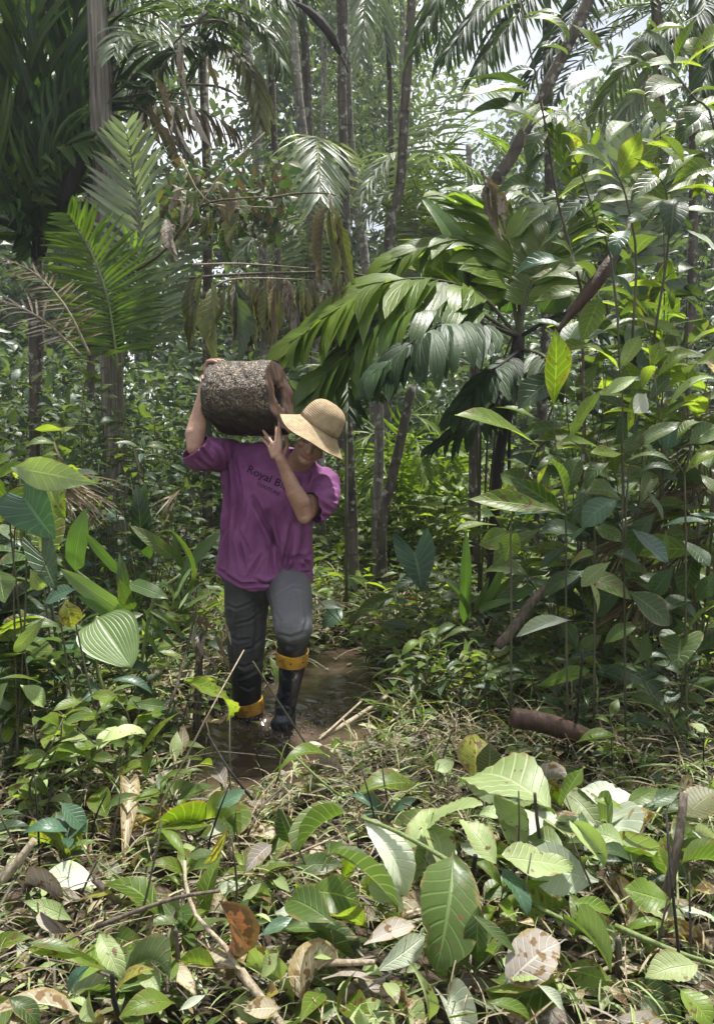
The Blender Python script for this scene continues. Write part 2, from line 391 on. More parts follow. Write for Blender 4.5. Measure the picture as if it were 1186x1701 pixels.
MC = {}
def tmesh(t, mat):
    k = (t, mat)
    if k not in MC:
        V, Q, UV = T[t]
        MC[k] = mesh_from('leaf_' + t + '_' + mat, V, Q, M[mat], uv=UV)
    return MC[k]
def frame(y, n, roll=0.0):
    y = y.normalized(); z = n - y * n.dot(y)
    if z.length < 1e-4: z = Vector((1, 0, 0)) - y * y.x
    z.normalize(); x = y.cross(z)
    if roll: 
        c, s = math.cos(roll), math.sin(roll); x, z = x * c + z * s, z * c - x * s
    return x, y, z
def lmat(base, tip, wr, n=(0, -0.5, 1), roll=0.0):
    d = tip - base; L = d.length
    x, y, z = frame(d, Vector(n), roll)
    W = wr * L
    return Matrix(((x.x * W, y.x * L, z.x * L, base.x), (x.y * W, y.y * L, z.y * L, base.y), (x.z * W, y.z * L, z.z * L, base.z), (0, 0, 0, 1)))
def leaf(parent, t, mat, base, tip, wr, n=(0, -0.5, 1), roll=0.0, name='leaf'):
    o = bpy.data.objects.new(name, tmesh(t, mat)); COL.objects.link(o)
    m = lmat(base, tip, wr, n, roll)
    if parent is not None:
        o.parent = parent
        m.translation = m.translation - wloc(parent)
    o.matrix_basis = m
    return o
def merged(name, t, mats, mlist, parent=None, pick=None):
    """Many copies of one leaf template joined in one mesh; mats may be several materials picked per leaf."""
    V, Q, UV = T[t]; n = len(mlist)
    A = np.array([[list(r) for r in m] for m in mlist], np.float32) if not isinstance(mlist, np.ndarray) else mlist
    W = np.einsum('nij,vj->nvi', A[:, :3, :3], V.astype(np.float32)) + A[:, None, :3, 3]
    FQ = (Q[None] + (np.arange(n) * len(V))[:, None, None]).reshape(-1, 4)
    at = np.repeat(nrg.random(n), len(V))
    mats = mats if isinstance(mats, (list, tuple)) else [mats]
    fm = None
    if len(mats) > 1: fm = np.repeat(nrg.integers(0, len(mats), n) if pick is None else pick, len(Q))
    me = mesh_from(name, W.reshape(-1, 3), FQ, [M[k] for k in mats], uv=np.tile(UV, (n, 1)), fmat=fm, attr=at)
    return add(name, me, parent)
def rmats(base, dirs, L, wr, nrm):
    """Vectorised leaf matrices: base (n,3), dirs (n,3) unit, L (n,), nrm (n,3)."""
    z = nrm - dirs * np.sum(nrm * dirs, 1, keepdims=True); z /= np.linalg.norm(z, axis=1, keepdims=True) + 1e-9
    x = np.cross(dirs, z)
    A = np.zeros((len(base), 4, 4), np.float32)
    A[:, :3, 0] = x * (L * wr)[:, None]; A[:, :3, 1] = dirs * L[:, None]; A[:, :3, 2] = z * L[:, None]; A[:, :3, 3] = base; A[:, 3, 3] = 1
    return A
def unit(v): return v / (np.linalg.norm(v, axis=-1, keepdims=True) + 1e-9)

# ---- pinnate palm fronds
def frond(parent, pts, n=34, llen=0.5, lw=0.05, mat='frond', ang=60, hang=0.25, up=(0, 0, 1), sep=False, rr=0.010, rmat='stemg', start=0.12, kind='let', vee=0.25, name='frond', jitter=0.06, tipf=0.45, seed=None, gap=0.0):
    """Frond along a curve through pts. Leaflets leave the rachis at ang degrees, hang pulls them down. sep: each leaflet an object."""
    r_ = random.Random(seed if seed is not None else rng.random())
    c = bez(pts, 24)
    rad = [rr * (1 - 0.8 * i / 24) for i in range(25)]
    fo = tube(name, c, rad, M[rmat], parent, n=5)
    mats = []; ts = []
    L = [0]; 
    for i in range(24): L.append(L[-1] + (c[i + 1] - c[i]).length)
    def at(s):
        q = s * L[-1]
        for i in range(24):
            if L[i + 1] >= q:
                u = (q - L[i]) / max(1e-6, L[i + 1] - L[i]); return c[i].lerp(c[i + 1], u), (c[min(24, i + 1)] - c[max(0, i - 1)]).normalized()
        return c[24], (c[24] - c[23]).normalized()
    for i in range(n):
        for sg in (-1, 1):
            if gap and r_.random() < gap: continue
            s = start + (1 - start) * (i + (0.25 if sg > 0 else 0)) / n
            p, t = at(s)
            side = t.cross(Vector(up))
            if side.length < 0.05: side = Vector((1, 0, 0))
            side.normalize(); nn = side.cross(t)
            q = (s - start) / (1 - start)
            ln = llen * (0.55 + 0.45 * math.sin(math.pi * min(1, 0.15 + q * 1.0)) if q < 0.5 else 1 - (1 - tipf) * ((q - 0.5) / 0.5) ** 1.5) * r_.uniform(0.9, 1.08)
            a = R(ang * (1 - 0.45 * q) + r_.gauss(0, 1) * jitter * 57)
            d = t * math.cos(a) + side * (sg * math.sin(a)) + nn * (vee + r_.gauss(0, jitter))
            d = d.normalized() * (1 - hang) + Vector((0, 0, -1)) * hang
            d.normalize()
            z = nn * 1.0 + side * (-sg * 0.3) + Vector((r_.gauss(0, .15), r_.gauss(0, .15), 0))
            mats.append((p, p + d * ln, z)); ts.append(kind + str(r_.randrange(4)))
    if sep:
        for (b, e, z), t in zip(mats, ts):
            leaf(fo, t, mat, b, e, lw / (e - b).length * r_.uniform(0.85, 1.15), z, name='leaflet')
    else:
        me_t = {}
        for (b, e, z), t in zip(mats, ts):
            me_t.setdefault(t, []).append(lmat(b, e, lw / (e - b).length * r_.uniform(0.85, 1.15), z))
        # one mesh for the blade of the frond
        VV = []; QQ = []; UU = []; AT = []; o = 0
        for t, ml in me_t.items():
            V, Q, UV = T[t]
            A = np.array([[list(x) for x in m] for m in ml])
            W = np.einsum('nij,vj->nvi', A[:, :3, :3], V) + A[:, None, :3, 3]
            VV.append(W.reshape(-1, 3)); QQ.append((Q[None] + (np.arange(len(ml)) * len(V))[:, None, None]).reshape(-1, 4) + o); UU.append(np.tile(UV, (len(ml), 1)))
            AT.append(np.repeat(nrg.random(len(ml)) * 0.25 + r_.random() * 0.7, len(V))); o += len(VV[-1])
        me = mesh_from('blade', np.concatenate(VV), np.concatenate(QQ), M[mat], uv=np.concatenate(UU), attr=np.concatenate(AT))
        bl = add('leaflets', me, fo); bl['kind'] = 'stuff'
    return fo

# ================================================================== ground and water
CH = np.array([[0.0, -0.5, -0.2], [2.75, -0.50, -0.05], [3.05, -0.52, 0.30], [3.4, -0.47, 0.46], [3.8, -0.33, 0.50], [4.5, -0.20, 0.34], [5.2, -0.12, 0.18], [5.7, -0.05, -0.2], [200, 0.8, -0.2]])
def vnoise(x, y, f, seed=0):
    return (np.sin(x * f * 1.3 + seed) * np.cos(y * f * 1.1 + seed * 2.1) + 0.6 * np.sin(x * f * 2.7 + y * f * 1.9 + seed * 3) + 0.4 * np.cos(y * f * 4.1 - x * f * 3.3 + seed)) / 2.0
def ground_h(x, y):
    x = np.asarray(x, float); y = np.asarray(y, float)
    xc = np.interp(y, CH[:, 0], CH[:, 1]); hw = np.interp(y, CH[:, 0], CH[:, 2])
    d = np.abs(x - xc)
    h = -0.16 + 0.25 * sstep(hw - 0.06, hw + 0.22, d) + 0.14 * sstep(0.8, 3.0, d)
    h = h + 0.02 * vnoise(x, y, 4.0, 1) + 0.03 * vnoise(x, y, 1.3, 5) * sstep(0, 0.4, d - hw)
    h = h + 0.6 * sstep(9, 26, y) + 0.5 * sstep(2.5, 9, np.abs(x))
    return h
def gz(x, y): return float(ground_h(x, y))

def grid_mesh(name, xs, ys, zf, mat):
    X, Y = np.meshgrid(xs, ys); Z = zf(X, Y)
    V = np.stack([X.ravel(), Y.ravel(), Z.ravel()], 1); w = len(xs)
    i = np.arange(len(ys) - 1)[:, None] * w + np.arange(w - 1)[None]
    Q = np.stack([i, i + 1, i + w + 1, i + w], -1).reshape(-1, 4)
    return mesh_from(name, V, Q, mat, uv=V[:, :2])
s = NT('soil'); ps = s.pos()
n1 = s.noise(ps, 3.0, 6, 0.65); n2 = s.noise(ps, 40.0, 4, 0.7)
c = s.mix(s.rng(n1, 0.35, 0.65), (0.022, 0.016, 0.011), (0.065, 0.047, 0.030))
c = s.mix(s.rng(n2, 0.5, 0.75), c, (0.13, 0.10, 0.065))
M['soil'] = s.done(s.princ(c, 0.85, 0.25, s.bump(s.math('ADD', n1, n2), 0.9, 0.03)))
xs = np.concatenate([np.linspace(-70, -6, 20), np.linspace(-5.6, 5.6, 130), np.linspace(6, 70, 20)])
ys = np.concatenate([np.linspace(-12, 0.5, 12), np.linspace(0.7, 10, 150), np.linspace(10.5, 150, 40)])
tag(add('ground', grid_mesh('ground', xs, ys, ground_h, M['soil'])), kind='structure')

s = NT('muddy_water'); ps = s.pos()
c = s.mix(s.rng(s.noise(ps, 2.6, 4), 0.35, 0.7), (0.040, 0.027, 0.018), (0.075, 0.053, 0.036))
wv = s.noise(s.scale(ps, (1, 2.2, 1)), 11.0, 3, 0.5); w2 = s.noise(s.scale(ps, (1, 2.0, 1)), 34.0, 2)
M['water'] = s.done(s.princ(c, 0.05, 0.6, s.bump(s.math('ADD', wv, s.math('MULTIPLY', w2, 0.3)), 0.35, 0.012)))
FOOT1 = PG(470, 1212, 0.0); FOOT2 = PG(412, 1192, 0.0)
def ripple_z(X, Y):
    Z = 0.003 * vnoise(X, Y, 9, 2)
    for f, ph, am in ((FOOT1, 0, 0.016), (FOOT2, 1.7, 0.018)):
        r = np.hypot(X - f.x, Y - f.y)
        Z = Z + am * np.sin(r * 55 + ph + 0.8 * vnoise(X, Y, 5, 3)) * np.exp(-r * 4.0) + 0.022 * np.exp(-(r / 0.16) ** 2) * vnoise(X, Y, 30, 4)
    return Z
tag(add('water', grid_mesh('water', np.linspace(-1.7, 1.3, 190), np.linspace(2.5, 7, 260), ripple_z, M['water'])), kind='structure')

# ================================================================== far forest
def tree(label, x, y, h, r, cr, n, lsize, mat, group=None, tm='bark', lean=(0, 0), z0=None, clear=0.45, seed=0, tplname='tiny'):
    r_ = np.random.default_rng(seed)
    b = Vector((x, y, gz(x, y) - 0.05)); e = empty('tree', b, label, 'tree', group)
    top = b + Vector((lean[0], lean[1], h))
    pts = [b, b.lerp(top, 0.35) + Vector((r_.normal() * .15, r_.normal() * .15, 0)), b.lerp(top, 0.7) + Vector((r_.normal() * .2, r_.normal() * .2, 0)), top]
    c = bez(pts, 14)
    tube('trunk', c, [r * (1.15 - 0.8 * i / 14) for i in range(15)], M[tm], e, n=8, jit=0.08)
    specs = []; cen = []
    for k in range(16):
        s_ = clear + (1 - clear) * (k + 0.5) / 16
        p = c[min(14, int(s_ * 14))]; an = r_.uniform(0, 6.28); ln = cr * (1.15 - 0.6 * s_) * r_.uniform(0.6, 1.1)
        q = p + Vector((math.cos(an) * ln, math.sin(an) * ln, ln * r_.uniform(-0.1, 0.6)))
        specs.append((bez([p, p.lerp(q, 0.5) + Vector((0, 0, 0.12 * ln)), q], 5), [r * 0.28 * (1 - 0.15 * j) for j in range(6)]))
        for j in range(5): cen.append(np.array(p.lerp(q, r_.uniform(0.35, 1.05))) + r_.normal(size=3) * cr * 0.10)
    tubes_merged('limb', specs, M[tm], e, n=4)
    cen = np.array(cen); idx = r_.integers(0, len(cen), n)
    pos = cen[idx] + r_.normal(size=(n, 3)) * np.array([0.20, 0.20, 0.13]) * cr
    d = unit(r_.normal(size=(n, 3)) + np.array([0, 0, -0.5])); nm = r_.normal(size=(n, 3)) * 0.7 + np.array([0, 0, 1.0])
    merged('crown', tplname, mat, rmats(pos, d, lsize * r_.uniform(0.6, 1.3, n), 0.42, nm), e)
    return e
k = 0
FT = [(-13, 24, 17, 6), (-9.5, 27, 19, 6), (-6.5, 22, 15, 5), (-3.8, 28, 17, 5), (-1.0, 24, 18, 5), (1.2, 29, 20, 6), (0.3, 23, 15, 4), (7.0, 31, 14, 5), (8.0, 26, 13, 5), (11, 23, 15, 6), (14.5, 27, 18, 6), (-17, 26, 16, 6), (18, 25, 15, 6)]
for x, y, h, cr_ in sorted(FT):
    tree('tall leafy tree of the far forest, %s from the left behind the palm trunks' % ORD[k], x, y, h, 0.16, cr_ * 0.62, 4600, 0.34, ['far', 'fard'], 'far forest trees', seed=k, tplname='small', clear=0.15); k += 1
# airy tree of fine bright leaves behind the centre trunks
tree('airy fine-leaved tree behind the speckled leaning trunk', 0.9, 15.5, 12.5, 0.09, 2.0, 4800, 0.17, ['far', 'frondp'], seed=51, tplname='tiny', clear=0.2)
tree('airy fine-leaved tree behind the thin pair of palm trunks', -0.7, 17, 14, 0.09, 2.1, 4800, 0.18, ['far', 'far', 'frondp'], seed=52, tplname='tiny', clear=0.2)

# unseen trees added beside the path to darken the middle ground with their crowns
for i, (x, y, h, cr_, lab) in enumerate([(-4.6, 6.6, 10, 3.2, 'unseen shade tree added at the left, its crown closing overhead'), (-6.0, 10.5, 12, 3.6, 'unseen shade tree added at the far left behind the palms'), (6.4, 10.8, 12, 3.6, 'unseen shade tree added at the far right behind the palms')]):
    tree(lab, x, y, h, .2, cr_, 5200, .26, ['mid', 'fard'], seed=70 + i, tplname='small', clear=.62)

# distant undergrowth wall: reads as one mass
def leafmass(name, label, boxes, n, size, mats, tname='small', seed=0, wr=0.4, cat='undergrowth'):
    r_ = np.random.default_rng(seed); PS = []
    tot = sum(b[6] for b in boxes)
    for x0, x1, y0, y1, z0, z1, wgt in boxes:
        m = int(n * wgt / tot); cc = max(4, m // 45)
        cen = np.stack([r_.uniform(x0, x1, cc), r_.uniform(y0, y1, cc), r_.uniform(z0, z1, cc) ** 1.0], 1)
        cen[:, 2] += ground_h(cen[:, 0], cen[:, 1])
        p = cen[r_.integers(0, cc, m)] + r_.normal(size=(m, 3)) * np.array([0.22, 0.22, 0.20]) * max(0.6, (y0 / 8))
        PS.append(p)
    p = np.concatenate(PS); m = len(p)
    d = unit(r_.normal(size=(m, 3)) * np.array([1, 1, .6]) + np.array([0, 0, -0.15])); nm = r_.normal(size=(m, 3)) * 0.6 + np.array([0, -0.3, 1.0])
    o = merged(name, tname, mats, rmats(p, d, size * r_.uniform(0.5, 1.4, m), wr, nm))
    return tag(o, label, cat, kind='stuff')
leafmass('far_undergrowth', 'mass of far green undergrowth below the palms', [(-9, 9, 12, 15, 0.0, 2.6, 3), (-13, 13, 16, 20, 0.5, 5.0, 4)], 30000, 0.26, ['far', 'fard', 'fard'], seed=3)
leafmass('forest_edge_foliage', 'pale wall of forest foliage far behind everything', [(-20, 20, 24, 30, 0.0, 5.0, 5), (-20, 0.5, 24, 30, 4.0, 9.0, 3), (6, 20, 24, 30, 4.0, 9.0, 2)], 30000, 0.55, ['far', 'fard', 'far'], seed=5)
leafmass('middle_undergrowth', 'tangle of small-leaved undergrowth behind the man', [(-4.5, -0.9, 7.2, 10, 0.0, 1.5, 3), (-0.6, 4.5, 9.0, 11, 0.0, 1.1, 2), (1.8, 5, 5.6, 9, 0.0, 1.4, 1.5), (-5, -2.2, 5.5, 8, 0, 1.6, 1.5)], 17000, 0.15, ['mid', 'fard', 'far', 'dark'], seed=4)

leafmass('sunlit_undergrowth', 'sunlit yellow-green undergrowth seen past the hat', [(-0.1, 1.7, 7.3, 9.0, 0.0, 1.15, 1)], 3200, 0.15, ['bright', 'frondb', 'bright', 'pale'], seed=6)  # the sun patch is put into these brighter leaf colours

# ================================================================== palm trunks
def trunk_thing(label, pl, w, mat, name='slender_palm', cat='palm', n=9, extra=None, group=None):
    """pl: (px, py, depth) list from the top down; w: width in metres."""
    pts = [P(*q) for q in pl][::-1]
    b = pts[0]; g = gz(b.x, b.y)
    if b.z > g + 0.05: pts = [Vector((b.x + 0.02, b.y, g - 0.05))] + pts
    e = empty(name, pts[0], label, cat, group)
    c = bez(pts, 22)
    tube('trunk', c, [w / 2 * (1.12 - 0.2 * i / 22) for i in range(23)], M[mat], e, n=n, jit=0.05, seed=int(pl[0][0]))
    return e, c
def fibres(e, c, w, n, seed, mat='barkf', i0=4, i1=22, ln=0.5):
    r_ = random.Random(seed); specs = []
    for k in range(n):
        i = r_.uniform(i0, i1 - 0.5); j = int(i); p = c[j].lerp(c[min(22, j + 1)], i - j); an = r_.uniform(0, 6.28)
        o = Vector((math.cos(an), math.sin(an), 0)) * w * 0.5
        l_ = ln * r_.uniform(0.4, 1.2); out = r_.uniform(0.0, 0.02)
        specs.append(([p + o, p + o * (1 + out) - Vector((0, 0, l_ * 0.5)), p + o * (1.0 + out * 8) - Vector((r_.gauss(0, .015), r_.gauss(0, .015), l_))], [0.004, 0.004, 0.002]))
    f = tubes_merged('bark_fibre', specs, M[mat], e, n=3); f['kind'] = 'stuff'
e, c = trunk_thing('thick fibrous palm trunk beside the dark palm clump', [(160, -60, 6.2), (166, 120, 6.2), (172, 260, 6.2), (180, 380, 6.2), (186, 620, 6.2)], 0.17, 'barkf')
fibres(e, c, 0.17, 90, 3, ln=0.7)
e, c = trunk_thing('ragged sheath-covered palm stem directly behind the thick fibrous trunk', [(184, -60, 6.9), (186, 90, 6.9), (184, 230, 6.9), (180, 600, 6.9)], 0.10, 'barkf'); fibres(e, c, 0.10, 50, 4, ln=0.6)
trunk_thing('slender pale trunk leaning in, first of the thin trunks from the thick one', [(398, -60, 9), (412, 80, 9), (425, 190, 9), (434, 330, 9), (440, 560, 9)], 0.105, 'bark')
trunk_thing('front trunk of the thin close pair of palm trunks', [(478, -60, 8.6), (490, 100, 8.6), (500, 200, 8.6), (512, 300, 8.6), (520, 420, 8.6), (528, 640, 8.6)], 0.115, 'bark')
trunk_thing('darker rear trunk of the thin close pair of palm trunks', [(500, -60, 9.6), (508, 100, 9.6), (513, 230, 9.6), (516, 420, 9.6), (520, 640, 9.6)], 0.11, 'barkd')
e, c = trunk_thing('straight dark stem carrying the hanging spathe', [(572, -60, 8.0), (570, 60, 8.0), (568, 140, 8.0), (571, 250, 8.0), (575, 400, 8.0), (578, 620, 8.0)], 0.095, 'barkd')
trunk_thing('pale slim trunk sloping down behind the withered hanging leaves', [(575, 60, 10.5), (580, 200, 10.5), (592, 340, 10.5), (606, 430, 10.5), (620, 620, 10.5)], 0.12, 'bark')
trunk_thing('lichen-speckled trunk curving beside the white sky gap', [(686, -60, 8.2), (681, 60, 8.2), (674, 150, 8.2), (670, 230, 8.2), (664, 310, 8.2), (646, 400, 8.2), (636, 640, 8.2)], 0.105, 'barkd')
trunk_thing('dark trunk slanting across the bright sky at upper right', [(995, -40, 6.5), (950, 60, 6.5), (905, 150, 6.6), (850, 260, 6.7), (812, 340, 6.8), (790, 620, 7.0)], 0.105, 'barkd')
trunk_thing('upright brown trunk behind the tall right-hand shrub', [(1088, -60, 7.2), (1091, 100, 7.2), (1096, 230, 7.2), (1100, 620, 7.2)], 0.095, 'twig')
trunk_thing('thin far trunk between the white sky gaps', [(778, 240, 14), (781, 330, 14), (784, 520, 14)], 0.11, 'bark')
trunk_thing('thin dim sapling trunk left of the close trunk pair', [(452, 60, 13), (455, 200, 13), (458, 460, 13)], 0.09, 'barkd')
trunk_thing('slim grey stem right beside the hat, first of three low stems', [(572, 640, 6.3), (578, 720, 6.3), (585, 850, 6.3)], 0.085, 'barkd')
trunk_thing('upright grey-green stem, second of three low stems past the hat', [(628, 650, 6.6), (630, 740, 6.6), (626, 870, 6.6)], 0.09, 'bark')
trunk_thing('leaning mottled dark stem, third of three low stems past the hat', [(684, 640, 6.4), (668, 720, 6.4), (650, 800, 6.4), (634, 880, 6.4)], 0.085, 'barkd')

# ================================================================== palm fronds
def palm(label, base, cat='palm', name='palm', group=None): return empty(name, base, label, cat, group)
def FP(*q): return [P(*a) for a in q]

# pale frond and vivid frond on the left
e = palm('young palm with one tall pale silvery feather frond', P(246, 640, 6.0))
frond(e, FP((248, 600, 6.0), (238, 430, 6.0), (226, 310, 5.95), (209, 205, 5.8)), 28, 0.52, 0.046, 'frondp', 62, 0.10, (0, -1, 0.25), True, seed=1, vee=0.05, tipf=0.25)
frond(e, FP((250, 600, 6.1), (275, 470, 6.2), (300, 420, 6.3), (330, 400, 6.4)), 26, 0.34, 0.03, 'frondp', 60, 0.25, (0, -0.8, 0.5), seed=12)
e = palm('young palm with vivid yellow-green arching feather fronds', P(200, 640, 5.4))
frond(e, FP((198, 620, 5.4), (180, 500, 5.4), (152, 420, 5.35), (112, 352, 5.2)), 36, 0.42, 0.030, 'frondm', 70, 0.2, (0.2, -1, 0.3), True, seed=2, vee=0.05, tipf=0.3)
frond(e, FP((205, 610, 5.5), (225, 500, 5.6), (232, 430, 5.7), (205, 395, 5.6)), 24, 0.30, 0.026, 'frondm', 66, 0.3, (0, -1, 0.3), seed=21)
frond(e, FP((196, 610, 5.5), (150, 520, 5.6), (95, 470, 5.7), (40, 470, 5.6)), 24, 0.32, 0.03, 'frond', 62, 0.3, (0, -.6, 1), seed=22)
e = palm('dead palm with tan dried feather fronds at the left edge', P(30, 640, 5.0))
frond(e, FP((150, 590, 5.0), (110, 510, 5.0), (60, 455, 5.0), (10, 430, 5.0)), 22, 0.20, 0.014, 'wither', 55, 0.4, (0, -0.6, 1), True, rmat='twigt', seed=3, gap=0.25)
frond(e, FP((135, 590, 5.1), (70, 530, 5.1), (0, 500, 5.1), (-50, 510, 5.1)), 20, 0.24, 0.016, 'drygrey', 55, 0.35, (0, -0.6, 1), rmat='twigt', seed=31, gap=0.15)

# dark palm at the upper left
e = palm('dark palm with dense broad-leaflet fronds filling the upper left corner', Vector((P(40, 500, 6.9).x, 6.9, gz(P(40, 500, 6.9).x, 6.9))))
tube('trunk', bez([e.location, P(60, 620, 6.9), P(62, 430, 6.9)], 8), [.055, .05, .05, .055, .06, .07, .08, .07, .05], M['barkd'], e, n=9, jit=.1)
for i, (q, n_, ll, lw, m, an, hg) in enumerate([(((62, 440, 6.9), (40, 300, 6.8), (0, 150, 6.6), (-60, 20, 6.4)), 30, .85, .075, 'frondd', 40, .12), (((62, 430, 6.9), (50, 250, 6.8), (45, 90, 6.6), (60, -80, 6.4)), 26, .9, .06, 'frond', 40, .15),
        (((66, 430, 6.9), (85, 260, 6.8), (110, 110, 6.6), (150, -60, 6.4)), 32, .85, .075, 'frondd', 36, .12), (((70, 430, 6.9), (110, 300, 6.7), (160, 190, 6.5), (235, 120, 6.3)), 28, .7, .065, 'frondd', 45, .25), (((58, 430, 6.9), (0, 330, 6.7), (-50, 250, 6.5), (-120, 230, 6.3)), 24, .8, .055, 'frondm', 48, .3),
        (((64, 430, 6.9), (70, 330, 6.6), (100, 250, 6.3), (170, 230, 6.1)), 26, .6, .06, 'frond', 48, .35), (((60, 430, 6.8), (30, 370, 6.5), (0, 330, 6.2), (-40, 340, 6.0)), 26, .6, .06, 'frondd', 48, .35), (((66, 420, 7.1), (90, 200, 7.1), (160, 60, 7.0), (260, 10, 6.9)), 28, .7, .045, 'frondm', 48, .3)]):
    frond(e, FP(*q), n_, ll, lw, m, an, hg, (0.2, -0.7, 0.6), i < 1, rr=.022, rmat='black', start=.12, seed=330 + i, vee=.1, jitter=.1)
tube('spathe', bez([P(108, 340, 6.2), P(120, 300, 6.2), P(142, 262, 6.2), P(160, 232, 6.2)], 10), [0.02, .05, .062, .065, .06, .058, .05, .042, .03, .02, .006], M['black'], e, n=8)

# crown of an unseen-topped palm at the upper left: arching fronds and withered hanging blades
e = palm('palm crown with arching fronds above the pale frond', P(300, 150, 6.8) - Vector((0, 0, 0)))
e.location = Vector((P(330, 60, 7.2).x, 7.2, gz(P(330, 60, 7.2).x, 7.2)))
tube('trunk', [e.location, P(345, 300, 7.4), P(335, 40, 7.2)], [0.05, 0.045, 0.04], M['barkd'], e, n=8)
for i, (q, n_, ll, m, hg) in enumerate([(((335, 60, 7.2), (270, 70, 6.6), (215, 55, 6.2), (190, 90, 6.0)), 28, .42, 'frondp', .35), (((330, 50, 7.2), (290, 0, 6.8), (230, -30, 6.4), (190, 0, 6.2)), 26, .5, 'frond', .4),
        (((330, 60, 7.2), (380, 20, 6.9), (430, 40, 6.8), (470, 110, 6.7)), 28, .5, 'frond', .5), (((330, 50, 7.2), (350, 0, 7), (400, -30, 6.8), (470, -10, 6.6)), 28, .55, 'frond', .5),
        (((330, 60, 7.2), (300, 80, 6.9), (260, 120, 6.7), (240, 180, 6.6)), 26, .42, 'frond', .45), (((330, 60, 7.2), (385, 80, 7), (420, 130, 6.9), (432, 200, 6.8)), 26, .45, 'olive', .55),
        (((340, 60, 7.4), (330, 110, 7.5), (290, 150, 7.5), (200, 150, 7.4)), 24, .4, 'frondd', .5), (((200, 190, 7.0), (260, 170, 7.0), (330, 180, 7.0), (400, 220, 7.0)), 22, .4, 'wither', .7)]):
    frond(e, FP(*q), n_, ll, 0.038, m, 58, hg, (0, -0.3, 1), seed=40 + i)
for i, (bx, by, tx, ty) in enumerate([(252, 110, 285, 215), (300, 60, 312, 165), (240, 170, 300, 300), (285, 190, 340, 290), (345, 90, 365, 160), (310, 150, 355, 250)]):
    leaf(e, 'hang%d' % (i % 4), 'drygrey' if i % 2 else 'wither', P(bx, by, 6.4), P(tx, ty, 6.4), 0.13, (0.5 - .3 * i, -1, 0))
for i, (q0, q1) in enumerate([((345, 20), (250, 115)), ((300, 45), (400, 50)), ((160, 175), (330, 160)), ((190, 190), (300, 290)), ((210, 160), (345, 330)), ((300, 140), (420, 180))]):
    tube('dead_rachis', bez([P(*q0, 6.5), P((q0[0] + q1[0]) / 2 + 10, (q0[1] + q1[1]) / 2 - 14, 6.5), P(*q1, 6.5)], 8), [0.014 - .0012 * j for j in range(9)], M['twig'], e, n=5)

# centre palm: an arching frond seen head-on, with neighbours
e = palm('palm with a parasol-like pale frond drooping between the trunks', Vector((P(515, 420, 8.4).x, 8.4, gz(-0.5, 8.4))))
frond(e, [e.location + Vector((0, 0, 0.2)), P(512, 420, 8.4), P(524, 229, 7.9), P(532, 330, 6.9)], 46, 0.62, 0.036, 'frondp', 75, 0.42, (0, 0, 1), True, start=0.55, seed=50, vee=0.1, tipf=0.6)
frond(e, FP((505, 560, 8.4), (500, 400, 8.4), (450, 370, 8.2), (388, 436, 7.9)), 34, 0.40, 0.032, 'frondp', 60, 0.45, (0, -0.2, 1), start=0.4, seed=51)
frond(e, FP((515, 560, 8.5), (540, 380, 8.6), (600, 330, 8.6), (660, 350, 8.6)), 30, 0.42, 0.03, 'frond', 60, 0.4, (0, -0.2, 1), start=0.3, seed=52)
e = palm('palm with bright drooping fronds behind the speckled trunk', Vector((P(700, 400, 8.9).x, 8.9, gz(.8, 8.9))))
for i, (q, n_, ll, m, hg) in enumerate([(((705, 600, 8.9), (700, 360, 8.9), (660, 258, 8.6), (600, 320, 8.2)), 40, .55, 'frondp', .42), (((705, 600, 8.9), (690, 330, 8.9), (730, 255, 8.7), (810, 300, 8.4)), 44, .6, 'frondb', .5),
        (((705, 600, 8.9), (690, 380, 8.9), (650, 320, 8.6), (605, 370, 8.4)), 36, .5, 'frondp', .4), (((705, 600, 8.9), (700, 420, 8.9), (720, 340, 8.6), (770, 390, 8.2)), 36, .45, 'frondp', .4),
        (((705, 600, 9.2), (712, 300, 9.4), (752, 150, 9.4), (850, 160, 9.2)), 44, .6, 'frondp', .45), (((705, 600, 9.2), (715, 330, 9.4), (770, 220, 9.4), (860, 260, 9.4)), 40, .6, 'frondb', .35), (((705, 600, 9), (720, 400, 9), (760, 330, 9), (840, 330, 9)), 36, .5, 'frond', .4)]):
    frond(e, FP(*q), n_, ll, 0.034, m, 58, hg, (0, -0.2, 1), start=0.35, seed=60 + i)

# hanging fronds from palms whose crowns stand above the frame
def highpalm(label, top, tw, fr, mat='barkd', trunk=True):
    b = Vector((top.x, top.y, gz(top.x, top.y))); e = empty('palm', b, label, 'palm')
    if trunk: tube('trunk', bez([b, b.lerp(top, .5) + Vector((.1, 0, 0)), top], 12), [tw * (1.1 - .02 * i) for i in range(13)], M[mat], e, n=8)
    for i, (q, n_, ll, lw, m, hg) in enumerate(fr):
        frond(e, [top] + FP(*q), n_, ll, lw, m, 58, hg, (0, -0.25, 1), start=0.2, seed=int(top.x * 31) + i)
    return e
highpalm('tall palm hanging long leaflets over the white sky gap', P(905, -140, 7.5), 0.05, [(((820, -70, 7.2), (740, -20, 7.0), (690, 80, 6.8)), 40, .6, .034, 'frond', .55), (((860, -40, 7.1), (800, 10, 6.8), (740, 90, 6.5)), 40, .6, .034, 'frondd', .55), (((900, -40, 7.1), (840, 40, 6.8), (790, 120, 6.5)), 36, .55, .034, 'frond', .5), (((980, -60, 7.3), (930, 60, 7.0), (870, 150, 6.9)), 36, .5, .034, 'frondd', .4)])
